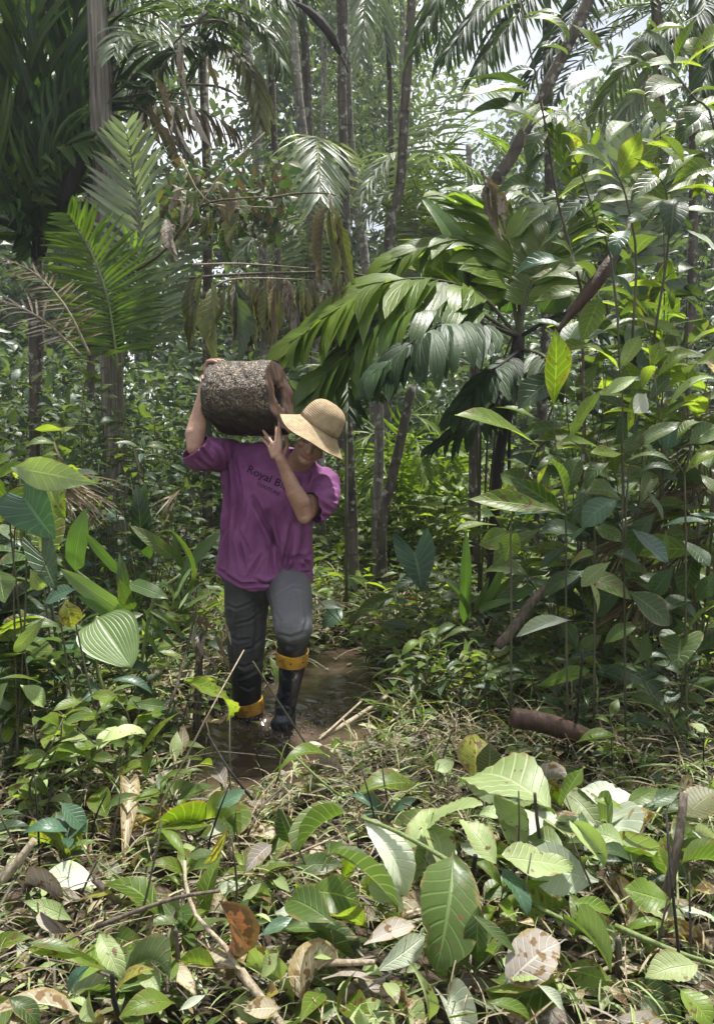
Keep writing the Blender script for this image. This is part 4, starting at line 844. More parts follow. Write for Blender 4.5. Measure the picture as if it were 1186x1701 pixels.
for i, (px, d, zt, lab) in enumerate([(1010, 4.0, 2.3, 'tall dense bush behind the bright obovate leaves'), (1150, 3.7, 2.0, 'tall dense bush at the right edge behind the slanting spathe'), (1090, 4.3, 3.1, 'tallest dense bush reaching the upper right corner'), (930, 4.4, 1.5, 'mid-height bush between the black stem and the bright bush')]):
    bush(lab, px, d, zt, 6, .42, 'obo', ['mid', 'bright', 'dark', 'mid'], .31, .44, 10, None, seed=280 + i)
BG2 = 'low leafy shrubs behind the man'
for i, (px, d, zt, L0, mats) in enumerate(sorted([(600, 8.0, .9, .16, ['bright', 'bright', 'far']), (700, 8.6, 1.2, .18, ['bright', 'far', 'mid']), (770, 7.6, .9, .16, ['bright', 'mid']), (820, 6.8, .8, .15, ['mid', 'bright']), (900, 6.2, .9, .16, ['mid', 'dark']), (330, 7.5, 1.3, .14, ['mid', 'far']), (560, 7.2, .6, .13, ['bright', 'mid']), (350, 6.4, .8, .13, ['mid', 'dark']), (640, 7.4, .5, .13, ['bright', 'mid']), (700, 6.6, .42, .13, ['bright', 'mid']), (760, 6.2, .45, .12, ['mid', 'bright']), (612, 6.9, 1.0, .19, ['bright', 'bright', 'pale']), (655, 7.2, 1.2, .2, ['bright', 'mid']), (745, 6.9, 1.0, .2, ['bright', 'bright', 'mid'])])):
    bush('low leafy shrub, %s from the left in the thicket behind the man' % ORD[i], px, d, zt, 5, .40, 'lan', mats, L0, .38, 11, BG2, seed=240 + i)

for i, (px, d, zt, L0, fam, wr, mats, nm) in enumerate([(20, 2.9, .75, .17, 'hrt', .8, ['mid', 'bright', 'dark'], 'low heart-leaved herb at the left edge beneath the drooping blue-green leaf'), (95, 3.0, .6, .16, 'ell', .42, ['mid', 'dark', 'blue'], 'low oval-leaved herb left of the huge pleated leaf'), (150, 3.4, .7, .17, 'ell', .38, ['mid', 'dark'], 'dark herb behind the huge pleated leaf'), (230, 3.5, .6, .15, 'lan', .3, ['mid', 'bright', 'dark'], 'narrow-leaved herb between the pleated leaf and the arching grass'), (60, 2.5, .45, .14, 'ell', .45, ['bright', 'mid', 'pale'], 'pale-leaved herb at the left edge above the clearing'), (170, 2.75, .42, .13, 'ell', .4, ['mid', 'bright'], 'small herb in front of the huge pleated leaf'), (280, 3.3, .45, .13, 'lan', .3, ['mid', 'dark', 'bright'], 'narrow-leaved herb left of the broken stump'), (10, 3.6, 1.0, .2, 'hrt', .85, ['dark', 'mid'], 'taller heart-leaved herb behind the left edge plants')]):
    bush(nm, px, d, zt, 4, .22, fam, mats, L0, wr, 9, None, seed=300 + i, name='plant', cat='plant')
for i, (px, d, zt, L0, mats, nm) in enumerate([(700, 3.7, .42, .13, ['bright', 'mid'], 'herb on the right bank beside the man\'s stepping boot'), (800, 3.5, .40, .13, ['mid', 'bright', 'dark'], 'herb in front of the peeled leaning stick'), (900, 3.3, .40, .12, ['mid', 'dark'], 'herb just behind the reddish spathe'), (640, 4.6, .45, .14, ['mid', 'bright'], 'herb on the right bank behind the arrowhead plant'), (760, 4.4, .5, .15, ['mid', 'dark'], 'herb at the foot of the strap-leaved clump'), (1120, 3.0, .4, .13, ['dark', 'mid'], 'dark herb in the hollow at the right edge')]):
    bush(nm, px, d, zt, 5, .26, 'lan', mats, L0, .3, 9, None, seed=330 + i, name='plant', cat='plant')
LFT = [('heart-leaved plant with a big dark blue-green drooping leaf at the left edge', 2.75, [(118, 845, 256, 1030, 1.05, 'blue', 'arr'), (60, 700, 440, 772, .26, 'pale', 'lan'), (-20, 760, 130, 690, .3, 'bright', 'lan'), (40, 820, -10, 960, .9, 'bright', 'hrt'), (60, 640, -30, 700, .4, 'bright', 'lan')], [[(40, 1500), (60, 1100), (118, 845)], [(20, 1500), (30, 1000), (60, 720)], [(10, 1500), (20, 1100), (40, 830)]]),
       ('backlit heart-leaved plant with yellow-green rounded leaves', 2.95, [(250, 800, 318, 935, .95, 'bright', 'hrt'), (190, 990, 212, 1172, .95, 'bright', 'hrt'), (120, 900, 60, 1010, .9, 'bright', 'hrt'), (80, 1000, 130, 1090, .8, 'mid', 'hrt')], [[(200, 1500), (230, 1100), (250, 800)], [(190, 1500), (180, 1200), (190, 990)], [(150, 1500), (130, 1100), (120, 900)]]),
       ('dark folded arrowhead leaf plant left of the pleated leaves', 2.7, [(205, 1115, 275, 1292, .6, 'dark', 'arr'), (375, 1300, 238, 1362, .55, 'blue', 'ell'), (325, 1350, 352, 1475, .6, 'yellow', 'ell'), (0, 1205, 22, 1350, .5, 'mid', 'ell'), (150, 1200, 205, 1290, .4, 'pale', 'ell'), (225, 1440, 90, 1590, .2, 'pale', 'lan')], [[(210, 1660), (200, 1350), (205, 1115)], [(390, 1700), (385, 1450), (375, 1300)]])]
for lab, d, lv, st in LFT:
    b = P(*c8(*st[0][0]), d); e = empty('plant', (b.x, d, gz(b.x, d)), lab, 'plant')
    hero(e, c8, lv, d, .06, 'hrt', ['bright'], nb=(0.1, -.9, .6))
    for q in st:
        pts = [P(*c8(*u), d) for u in q]; pts[0] = Vector((pts[0].x + rng.uniform(-.05, .12), d + .1, gz(pts[0].x, d) - .02)); pts[1] = pts[1] + Vector((rng.uniform(-.06, .06), .08, -.05))
        tube('petiole', bez(pts, 8), [.0045 - .0003 * i for i in range(9)], M['stem'], e, n=6)
e = empty('plant', P(*c8(590, 1420), 3.3), 'young palm of ribbed strap leaves fanning up beside the dry grass', 'plant'); e.location.z = gz(e.location.x, 3.3)
for i, (bx, by, tx, ty, w, m, dd) in enumerate([(370, 1210, 432, 895, .30, 'pleat', 0), (700, 1110, 672, 790, .28, 'dark', .3), (600, 1230, 410, 1010, .16, 'pleat', -.05), (590, 1400, 300, 1200, .22, 'pleatp', -.1), (640, 1270, 832, 1350, .3, 'pleat', -.1), (860, 1145, 640, 985, .22, 'mid', .2), (890, 1230, 1095, 1015, .2, 'pleat', .3), (620, 1420, 590, 1120, .18, 'mid', 0), (660, 1400, 590, 1250, .3, 'mid', -.1), (740, 1150, 720, 770, .2, 'frond', .35), (640, 1420, 720, 1200, .25, 'dark', .1), (900, 1200, 860, 1000, .16, 'mid', .25), (560, 1430, 380, 1330, .2, 'pleat', -.15)]):
    leaf(e, 'str%d' % (i % 4), m, P(*c8(bx, by), 3.3 + dd), P(*c8(tx, ty), 3.25 + dd), w * 1.1, (.4 * math.sin(i * 2), -1, .5))
for q in [[(600, 1650), (590, 1400), (375, 1210)], [(640, 1650), (640, 1400), (640, 1260)], [(700, 1650), (760, 1350), (890, 1230)]]:
    tube('petiole', bez([P(*c8(*u), 3.32) for u in q], 8), .008, M['stemg'], e, n=6)
e = empty('plant', P(*c8(560, 1660), 2.95), 'low plant with one huge round pleated pale green leaf', 'plant'); e.location.z = gz(e.location.x, 2.95)
leaf(e, 'plt0', 'pleatp', P(*c8(480, 1440), 2.98), P(*c8(650, 1690), 2.85), .86, (.25, -1, .55))
leaf(e, 'plt2', 'pleat', P(*c8(420, 1540), 3.0), P(*c8(380, 1640), 2.95), .7, (-.2, -.8, .7))
tube('petiole', bez([Vector((e.location.x, 3.05, e.location.z)), P(*c8(450, 1560), 3.1), P(*c8(480, 1440), 2.98)], 6), .008, M['stemg'], e, n=6)

# arching blades of grass beside the man and dry tan grass
def blades(name, label, cat, rows, d, w, mat, cv, t='str', sag=30):
    e = empty(name, P(*cv(*rows[0][:2]), d), label, cat); e.location.z = gz(e.location.x, d)
    r_ = random.Random(len(rows))
    for i, (bx, by, tx, ty) in enumerate(rows):
        a, b = P(*cv(bx, by), d + r_.uniform(-.15, .15)), P(*cv(tx, ty), d + r_.uniform(-.2, .1))
        leaf(e, t + str(i % 4), mat if isinstance(mat, str) else mat[i % len(mat)], a, b, w / (b - a).length, (r_.gauss(0, .4), -.7, .8), name='blade')
    return e
blades('grass_tuft', 'arching green grass blades left of the man\'s knee', 'grass', [(740, 1400, 945, 1580), (730, 1400, 900, 1520), (700, 1440, 800, 1660), (720, 1430, 880, 1600), (760, 1400, 930, 1480), (700, 1400, 760, 1560), (860, 1350, 960, 1170), (870, 1360, 830, 1000), (880, 1400, 1020, 1260), (870, 1340, 940, 1210), (900, 1400, 1090, 1290), (840, 1400, 760, 1270)], 3.4, .022, ['pleat', 'mid', 'pleatp'], c8)
rows = []
for i in range(46):
    a = rng.uniform(.15, 1.35); l_ = rng.uniform(180, 430)
    bx, by = 225 + rng.uniform(-30, 60), 730 + rng.uniform(-10, 60)
    rows.append((bx, by, bx + l_ * math.cos(a) * 1.1, by + l_ * math.sin(a) * .85))
rows += [(900, 800, 760, 950), (890, 810, 780, 990), (880, 820, 800, 1010), (900, 830, 740, 900), (660, 600, 700, 740), (270, 570, 330, 690)]
blades('dry_grass', 'heap of arching dry tan palm leaflets left of the man', 'dry grass', rows, 3.55, .011, ['dry', 'dry', 'drygrey', 'wither'], c8, t='let')
e = empty('dead_stump', P(*c8(960, 1660), 3.75), 'broken dead stump with peeling bark beside the man\'s leg', 'stump'); e.location.z = gz(e.location.x, 3.75)
tube('wood', bez([e.location, P(*c8(985, 1590), 3.75), P(*c8(1020, 1490), 3.75)], 6), [.020, .019, .018, .017, .014, .010, .004], M['twig'], e, n=8, jit=.3)
for i in range(16):
    x, y = rng.uniform(940, 1110), rng.uniform(1400, 1640)
    a = P(*c8(x, y), 3.68 + rng.uniform(-.1, .1)); b = P(*c8(x + rng.uniform(-60, 90), y + rng.uniform(60, 200)), 3.62)
    leaf(e, 'str%d' % (i % 4), rng.choice(['dry', 'drygrey', 'wither']), a, b, .09, (rng.gauss(0, .5), -1, .3), name='bark_strip')

# ================================================================== cut leaves and fallen leaves in front
GR = 0.14
def groundleaf(cv, bx, by, tx, ty, w, mat, fam, label=None, lift=(.10, .08), name='cut_leaf', cat='leaf', nb=(0, -.45, 1), group=None, tv=None):
    b0 = cv(bx, by); t0 = cv(tx, ty)
    a = PG(*b0, GR + lift[0]); b = PG(*t0, GR + lift[1])
    o = leaf(None, fam + (str(tv) if tv is not None else str(rng.randrange(4))), mat, a, b, w, Vector(nb) + Vector((rng.gauss(0, .22), rng.gauss(0, .15), 0)), name=name)
    return tag(o, label, cat, group)
GL = [(cl3, 425, 752, 15, 598, .56, 'pale', 'big', 'large pale cut leaf with raised veins, tip toward the path, behind the dark upright stick', (.24, .20)),
 (cl3, 448, 708, 560, 528, .75, 'pale', 'big', 'pale folded cut leaf standing on edge near the dark hollow', (.14, .28)),
 (cl3, 165, 985, -10, 770, .52, 'pale', 'big', 'big pale cut leaf drooping over the dark veined leaf', (.18, .26)),
 (cl3, 160, 940, 512, 995, .50, 'pale', 'big', 'wide pale cut leaf lying across the middle of the leaf heap', (.22, .16)),
 (cl3, 645, 990, 500, 785, .42, 'pale', 'cur', 'half-rolled pale leaf in the middle of the heap', (.16, .24)),
 (cl3, 745, 890, 575, 840, .7, 'pale', 'big', 'broad pale leaf beside the half-rolled leaf', (.18, .18)),
 (cl3, 905, 890, 700, 940, .6, 'pale', 'big', 'broad pale leaf at the foot of the yellow rotting patch', (.16, .14)),
 (cl3, 955, 1150, 735, 1085, .72, 'bright', 'big', 'green leaf with clear pale veins left of the leaning cut stem', (.16, .18)),
 (cl3, 965, 1030, 905, 850, .42, 'bright', 'ell', 'small upright bright leaf against the leaning cut stem', (.14, .22)),
 (cl3, 180, 990, 300, 1215, .46, 'blue', 'big', 'blue-green leaf hanging under the big pale leaves', (.18, .10)),
 (cl3, 60, 590, 60, 380, .9, 'yellow', 'big', 'yellow and orange dying leaf at the top of the leaf heap', (.12, .24)),
 (cl3, 120, 600, 130, 420, .7, 'olive', 'big', 'green-yellow blotched leaf beside the dying orange one', (.12, .26)),
 (cl3, 1010, 760, 1160, 640, .8, 'olive', 'big', 'olive green leaf behind the top of the leaning cut stem', (.18, .24)),
 (cl3, 780, 850, 880, 760, .7, 'yellow', 'cur', 'rotting yellow leaf patch among the pale leaves', (.14, .18)),
 (cl3, 1050, 830, 1200, 930, .4, 'white', 'cur', 'white perforated leaf curl at the right edge', (.20, .18)),
 (cl3, 1000, 975, 1190, 1000, .34, 'pale', 'cur', 'rolled pale leaf tube at the right edge', (.2, .18)),
 (cl3, 980, 1170, 1180, 1270, .26, 'white', 'big', 'narrow white leaf back at the lower right edge', (.16, .12)),
 (cl3, 1180, 1100, 1050, 1090, .5, 'yellow', 'big', 'yellow-white leaf between the rolled tube and the narrow white leaf', (.18, .16)),
 (cl3, 1080, 1430, 835, 1490, .56, 'pale', 'big', 'large grey-green leaf lying at the lower right', (.12, .10)),
 (cl3, 990, 1540, 1140, 1720, .8, 'bright', 'big', 'broad green leaf with white veins in the bottom right corner', (.14, .10)),
 (cl3, 490, 1150, 690, 1205, .36, 'bright', 'ell', 'small bright leaf below the heap beside the green petiole', (.12, .08)),
 (cl3, 200, 1520, 450, 1330, .75, 'drygrey', 'big', 'large limp brownish leaf draped over the buried log', (.10, .16)),
 (cl3, 180, 1400, 420, 1480, .7, 'pale', 'big', 'limp pale leaf just above the white folded one', (.12, .14)),
 (cl3, 345, 1520, 462, 1645, .36, 'white', 'ell', 'small white folded leaf at the bottom by the buried log', (.16, .10)),
 (cl3, 120, 1600, 315, 1710, .3, 'bright', 'lan', 'narrow yellow-green leaf at the very bottom', (.18, .12)),
 (cl3, 50, 1200, 262, 1400, .22, 'mid', 'lan', 'narrow arching green leaf crossing the dark sticks', (.22, .14)),
 (cl3, 80, 1150, 75, 1430, .42, 'mid', 'big', 'dark green leaf hanging left of the narrow arching leaf', (.2, .06)),
 (cl3, 600, 680, 745, 728, .36, 'bright', 'lan', 'small pointed green leaf in front of the dark hollow', (.22, .2)),
 (cl3, 745, 705, 890, 630, .44, 'mid', 'ell', 'mid-green leaf at the lip of the dark hollow', (.18, .22)),
 (cl3, 520, 420, 720, 400, .4, 'bright', 'ell', 'bright leaf pair beside the reddish spathe', (.14, .16)),
 (cl3, 1130, 380, 1030, 330, .5, 'pale', 'ell', 'pale leaf above the dark hollow at the right edge', (.2, .22)),
 (cl3, 820, 720, 990, 640, .4, 'dark', 'ell', 'dark leaf crossing behind the yellow rotting patch', (.16, .2)),
 (cl3, 300, 830, 200, 770, .7, 'pale', 'big', 'pale leaf half hidden under the dark upright stick', (.15, .15)),
 (cl3, 470, 900, 300, 850, .6, 'pale', 'big', 'pale leaf wedged beneath the wide pale leaf', (.14, .12)),
 (cl3, 340, 620, 480, 590, .6, 'drygrey', 'cur', 'brown withered leaf curl between two pale leaves', (.16, .2)),
 (cl2, 1045, 640, 958, 1232, .62, 'mid', 'big', 'large dark green leaf with pale side veins hanging point down', (.24, .06)),
 (cl2, 600, 460, 822, 865, .40, 'white', 'big', 'long white-backed leaf bent down in the centre', (.30, .10)),
 (cl2, 520, 445, 295, 640, .46, 'pale', 'cur', 'curled pale leaf arching left of the white-backed leaf', (.30, .22)),
 (cl2, 440, 640, 775, 935, .16, 'white', 'cur', 'thin white leaf edge curled under the white-backed leaf', (.22, .12)),
 (cl2, 470, 1000, 235, 880, .46, 'mid', 'ell', 'flat green leaf lying below the curled pale leaf', (.14, .12)),
 (cl2, 605, 1095, 872, 1005, .36, 'drygrey', 'ell', 'grey striped dry leaf in the bottom centre', (.12, .12)),
 (cl2, 340, 830, 585, 885, .75, 'bright', 'big', 'backlit yellow-green leaf under the curled one', (.14, .12)),
 (cl2, 620, 800, 760, 880, .8, 'pale', 'big', 'pale leaf tucked behind the white-backed leaf tip', (.14, .10)),
 (cl2, 250, 605, 185, 420, .48, 'mid', 'ell', 'dark leaf pair standing at the water edge', (.10, .22)),
 (cl2, 100, 1050, 255, 960, .4, 'blue', 'ell', 'grey-green arched leaf left of the flat green leaf', (.14, .16)),
 (cl2, 440, 170, 185, 245, .3, 'bright', 'lan', 'bright narrow leaf reaching over the muddy water', (.14, .14)),
 (cl2, 285, 150, 415, 130, .5, 'white', 'ell', 'whitish leaf floating at the puddle edge', (-.04, -.04)),
 (cl2, 640, 310, 785, 235, .36, 'drygrey', 'ell', 'pinkish grey dry leaf lying on the twigs', (.06, .1)),
 (cl2, 560, 600, 500, 790, .5, 'bright', 'big', 'backlit leaf hanging beneath the curled arch', (.2, .08)),
 (cl2, 820, 560, 880, 700, .5, 'bright', 'ell', 'bright leaf behind the long petiole', (.12, .1)),
 (cl2, 880, 530, 1190, 400, .6, 'pale', 'big', 'pale ribbed leaf folded over the end of the petiole', (.16, .28)),
 (cl2, 950, 240, 1050, 190, .7, 'pale', 'big', 'ribbed pale leaf scrap below the yellow dying leaf', (.12, .14)),
 (cl2, 480, 1470, 575, 1215, .2, 'mid', 'lan', 'slim upright dark green leaf at the bottom centre', (.02, .16)),
 (cl2, 920, 1480, 820, 1170, .16, 'pale', 'lan', 'thin silvery leaf blade leaning at the bottom centre', (.05, .2)),
 (cl2, 710, 1280, 770, 1390, .5, 'pale', 'ell', 'small pale leaf near the bottom centre', (.06, .06)),
 (cl2, 155, 600, 20, 740, .4, 'drygrey', 'ell', 'grey oval dry leaf near the water edge', (.16, .14)),
 (cl2, 190, 1130, 100, 1260, .6, 'pale', 'ell', 'pale oval leaf below the grey-green arched leaf', (.12, .06)),
 (cl1, 228, 15, 328, 155, .5, 'pale', 'ell', 'pale oval leaf at the left below the huge pleated leaf', (.45, .35)),
 (cl1, 95, 158, 202, 265, .62, 'pale', 'ell', 'pale rounded leaf catching the light at the left', (.4, .3)),
 (cl1, 840, 140, 1035, 325, .34, 'bright', 'big', 'yellow-green bent leaf hanging beside the boot', (.45, .2)),
 (cl1, 635, 490, 815, 285, .2, 'bright', 'str', 'upright narrow bright leaf left of the puddle', (.1, .3)),
 (cl1, 668, 595, 715, 435, .4, 'mid', 'ell', 'dark upright leaf below the narrow bright one', (.06, .2)),
 (cl1, 450, 1275, 558, 1505, .42, 'pale', 'big', 'large pale green oval leaf at the lower left', (.18, .10)),
 (cl1, 130, 1330, 372, 1392, .28, 'mid', 'lan', 'arching dark green leaf above the lower left leaves', (.24, .2)),
 (cl1, 125, 1358, 485, 1455, .13, 'bright', 'str', 'long thin bright leaf below the arching dark one', (.22, .16)),
 (cl1, 305, 1575, 415, 1435, .5, 'blue', 'ell', 'blue-green flat leaf at the lower left', (.12, .18)),
 (cl1, 35, 1580, 175, 1720, .5, 'mid', 'ell', 'green leaf in the bottom left corner', (.16, .1)),
 (cl1, 995, 1140, 1035, 1350, .55, 'orange', 'cur', 'curled orange-brown dry leaf beside the pale branch', (.2, .08)),
 (cl1, 1065, 1260, 1135, 1130, .5, 'mid', 'ell', 'green leaf right beside the orange dry leaf', (.1, .16)),
 (cl1, 590, 1110, 700, 1150, .6, 'white', 'ell', 'cream leaf scrap in the clearing left of centre', (.04, .04)),
 (cl1, 985, 720, 1115, 635, .5, 'blue', 'ell', 'glossy dark leaf reflecting the sky at the water edge', (.2, .24)),
 (cl1, 1010, 840, 985, 960, .75, 'yellow', 'ell', 'yellow-green upright leaf in front of the puddle', (.26, .14)),
 (cl1, 705, 1190, 690, 1355, .36, 'dry', 'ell', 'brown dry leaf standing below the cream scrap', (.14, .04)),
 (cl1, 755, 1390, 895, 1570, .32, 'dry', 'big', 'long tan dry leaf at the bottom left of centre', (.1, .06)),
 (cl1, 815, 1640, 935, 1570, .3, 'white', 'ell', 'cream curled leaf at the bottom left of centre', (.1, .12)),
 (cl1, 630, 1440, 730, 1560, .5, 'pale', 'ell', 'pale leaf between the tan dry leaf and the pale oval leaf', (.08, .06)),
 (cl1, 270, 690, 395, 830, .5, 'blue', 'ell', 'dull green leaf low on the left bank', (.2, .1)),
 (cl1, 590, 600, 560, 990, .12, 'dry', 'ell', 'tan strip leaf on the left bank', (.02, .0)),
 (cl1, 570, 860, 590, 985, .4, 'dry', 'ell', 'tan oval dry leaf in the middle of the left clearing', (.12, .02)),
 (cl1, 660, 900, 620, 990, .4, 'dry', 'ell', 'tan oval dry leaf beside its twin in the left clearing', (.12, .02)),
 (cl1, 440, 980, 560, 1010, .5, 'drygrey', 'ell', 'glossy grey dry leaf in the left clearing', (.04, .04)),
 (cl1, 0, 130, 190, 150, .22, 'mid', 'lan', 'long green leaf entering from the left edge', (.5, .45)),
 (cl1, 0, 270, 40, 150, .6, 'pale', 'ell', 'pale leaf cut by the left edge', (.3, .42)),
 (cl1, 285, 345, 360, 415, .6, 'pale', 'ell', 'small pale leaf on a thin stem at the left', (.3, .24)),
 (cl1, 515, 135, 695, 200, .3, 'blue', 'lan', 'grey-green leaf beneath the huge pleated leaf', (.35, .28)),
 (cl1, 300, 1310, 190, 1190, .4, 'drygrey', 'cur', 'dry curl at the left above the dark arching leaf', (.04, .1)),
 (cl1, 480, 720, 640, 660, .3, 'mid', 'lan', 'narrow leaf lying across the left bank', (.12, .14)),
 (cl1, 1100, 1150, 1190, 1060, .4, 'pale', 'ell', 'pale leaf above the green leaf by the orange one', (.14, .18))]
for g in GL: groundleaf(*g[:8], label=g[8], lift=g[9])

HG = 'pale cut leaves piled in the right foreground'
for i in range(34):
    px, py = rng.uniform(680, 1190), rng.uniform(1260, 1500); z = GR + rng.uniform(.02, .13); b = PG(px, py, z); a = rng.uniform(0, 6.28); l_ = rng.uniform(.14, .26)
    t = b + Vector((math.cos(a) * l_, math.sin(a) * l_, rng.gauss(0, .06)))
    m = rng.choice(['pale', 'pale', 'pale', 'pale', 'bright', 'white', 'mid'])
    o = leaf(None, rng.choice(['big', 'big', 'cur', 'obo']) + str(rng.randrange(4)), m, b, t, rng.uniform(.38, .6), (rng.gauss(0, .4), -.5 + rng.gauss(0, .3), 1), name='cut_leaf')
    tag(o, {'pale': 'pale cut leaf in the pile at the right foreground', 'bright': 'bright green cut leaf in the pile at the right foreground', 'white': 'white-backed cut leaf in the pile at the right foreground', 'mid': 'dark green cut leaf in the pile at the right foreground'}[m], 'leaf', {'pale': HG, 'bright': 'bright cut leaves piled in the right foreground', 'white': 'white-backed cut leaves piled in the right foreground', 'mid': 'dark cut leaves piled in the right foreground'}[m])
# petioles, cut stems and sticks
def stick(label, cv, pts, r, mat, lifts, name='stick', cat='stick', jit=.08, group=None):
    p = [PG(*cv(*q), GR + l_) for q, l_ in zip(pts, lifts)]
    e = empty(name, p[0], label, cat, group)
    c = bez(p, 8); tube('wood', c, [r * (1.1 - .04 * i) for i in range(9)], M[mat], e, n=7, jit=jit, seed=int(pts[0][0]))
    return e
stick('leaning brown cut stem with a pale slanted top in the leaf heap', cl3, [(875, 1320), (940, 1080), (990, 850), (1012, 650)], .014, 'twig', (-.02, .13, .26, .36), 'stick', 'stick')
stick('dark upright cut stick among the large pale leaves', cl3, [(362, 900), (345, 780), (333, 650)], .006, 'twig', (.1, .2, .3))
stick('black stick with a pale cut end beside the dark veined leaf', cl3, [(20, 1210), (45, 1060), (64, 935)], .008, 'black', (.0, .12, .24))
stick('short black stub in the lower right litter', cl3, [(716, 1520), (714, 1420), (712, 1310)], .009, 'twig', (-.02, .05, .12))
stick('long green petiole lying below the leaf heap', cl3, [(310, 1150), (450, 1220), (600, 1300), (680, 1330)], .006, 'stemg', (.1, .1, .1, .08), 'petiole', 'petiole')
stick('green petiole slanting at the lower right', cl3, [(700, 1255), (850, 1320), (1010, 1385), (1160, 1430)], .007, 'stemg', (.12, .12, .12, .12), 'petiole', 'petiole')
stick('long yellow-green petiole joining the white-backed leaf', cl2, [(1035, 690), (900, 610), (750, 530), (590, 470)], .0065, 'stemg', (.22, .24, .27, .3), 'petiole', 'petiole')
stick('buried mossy log end at the bottom', cl3, [(440, 1760), (380, 1660), (300, 1560)], .045, 'barkd', (.0, .02, .03), 'log', 'log')
stick('pale bent branch winding from the orange leaf to the bottom', cl1, [(1190, 1560), (1080, 1440), (1010, 1330), (900, 1220), (850, 1090), (840, 960)], .006, 'twigt', (.0, .06, .1, .12, .16, .2), 'branch', 'branch')
stick('pale horizontal twig across the bottom centre', cl2, [(230, 1195), (420, 1185), (660, 1180)], .009, 'twigt', (.06, .06, .06), 'twig', 'twig')
stick('thick grey twig in the bottom left of centre', cl2, [(0, 1230), (110, 1370), (210, 1500)], .011, 'twigt', (.06, .04, .02), 'twig', 'twig')
stick('bent grey twig lying in the left clearing', cl1, [(430, 1040), (520, 1130), (620, 1160)], .009, 'twig', (.1, .06, .03), 'twig', 'twig')
stick('long straight twig across the lower left', cl1, [(440, 1260), (640, 1180), (830, 1120), (1000, 1095)], .0055, 'twig', (.1, .14, .18, .2), 'twig', 'twig')
stick('pale dry stem leaning over the path before the knee', cl1, [(700, 760), (830, 520), (960, 270), (1110, 0)], .003, 'twigt', (.1, .32, .5, .62), 'dry_stem', 'stem')
stick('forked brown sapling stem on the left bank', cl1, [(740, 340), (800, 180), (850, 0), (880, -120)], .007, 'twig', (.1, .25, .38, .45), 'sapling_stem', 'stem')
stick('thin dark stem slanting across the puddle corner', cl1, [(1150, 680), (1040, 540), (945, 380)], .0045, 'black', (.1, .22, .3), 'sapling_stem', 'stem')
stick('dark cut sapling stub at the lower left', cl1, [(825, 1560), (812, 1400), (800, 1270)], .006, 'twig', (.0, .1, .2))
stick('second dark stub left of the tan dry leaf', cl1, [(560, 1720), (520, 1590), (512, 1470)], .006, 'black', (.0, .1, .18))
stick('brown broken branch on the left edge of the clearing', cl1, [(0, 1060), (80, 970), (160, 860)], .014, 'twigt', (.05, .1, .16), 'branch', 'branch')
stick('dead bamboo-like twig crossing the right-hand litter', cl2, [(380, 90), (480, 0), (600, -110)], .006, 'twigt', (.03, .06, .1), 'twig', 'twig')
stick('splintered pale strip pointing at the splash', cl2, [(395, 75), (560, -20), (720, -130)], .012, 'dry' if False else 'twigt', (.02, .05, .08), 'twig', 'twig')
stick('tall thin dark stem standing in the puddle edge', cl2, [(215, 200), (240, 90), (225, 20)], .0035, 'black', (-.08, .03, .1), 'sapling_stem', 'stem')
stick('hair-thin stem beside the one in the puddle edge', cl2, [(165, 330), (205, 190), (205, 60)], .003, 'black', (.0, .1, .18), 'sapling_stem', 'stem')
stick('dark stem carrying a lone small leaf in the puddle', cl2, [(130, 320), (100, 220), (70, 130)], .004, 'black', (-.02, .08, .18), 'sapling_stem', 'stem')
stick('yellow stem slanting beside the puddle edge', cl2, [(500, 370), (400, 290), (265, 165)], .0045, 'stemg', (.1, .16, .22), 'sapling_stem', 'stem')
stick('tall thin dark stalk at the lower right', cl3, [(1010, 1680), (985, 1350), (955, 1050), (930, 730)], .004, 'black', (-.02, .14, .28, .4), 'sapling_stem', 'stem')
stick('tall straight dark stem in front of the reddish spathe', cl3, [(512, 470), (520, 330), (540, 150), (550, 0)], .006, 'black', (.0, .16, .36, .5), 'sapling_stem', 'stem')
stick('green leaning grass stalk over the water', cl2, [(330, 120), (200, -80), (60, -300)], .004, 'stem', (.1, .3, .5), 'sapling_stem', 'stem')
STG = 'thin dark sapling stems left standing in the cleared ground'
for i in range(60):
    px, py = rng.uniform(0, 1186), rng.uniform(1150, 1690)
    if 330 < px < 640 and py < 1330: continue
    b = PG(px, py, .06); h = rng.uniform(.15, .45); t = b + Vector((rng.gauss(0, .08), rng.gauss(0, .08), h))
    e = empty('sapling_stem', b, 'thin dark sapling stem standing in the cleared litter', 'stem', STG)
    tube('wood', bez([b, b.lerp(t, .5) + Vector((rng.gauss(0, .015), 0, 0)), t], 4), [.004, .0038, .0035, .003, .002], M[rng.choice(['black', 'twig', 'twig', 'stem'])], e, n=5)
TWG = 'loose twigs strewn over the cleared ground'
for i in range(125):
    px, py = rng.uniform(-20, 1200), rng.uniform(1080, 1700) if i % 3 else rng.uniform(1350, 1700)
    if 350 < px < 600 and py < 1320: continue
    z = rng.uniform(.08, .17); b = PG(px, py, z); a = rng.uniform(0, 3.14); l_ = rng.uniform(.15, .6)
    t = b + Vector((math.cos(a) * l_, math.sin(a) * l_ * .7, rng.gauss(0, .05)))
    e = empty('twig', b, 'thin twig lying loose in the cleared litter', 'twig', TWG)
    r0 = rng.uniform(.002, .0055); mid = b.lerp(t, .5) + Vector((rng.gauss(0, .04), rng.gauss(0, .04), rng.uniform(0, .05)))
    tube('wood', bez([b, mid, t], 5), [r0, r0, r0 * .9, r0 * .8, r0 * .7, r0 * .5], M[rng.choice(['twig', 'twigt', 'twigt', 'stem', 'twig'])], e, n=5)

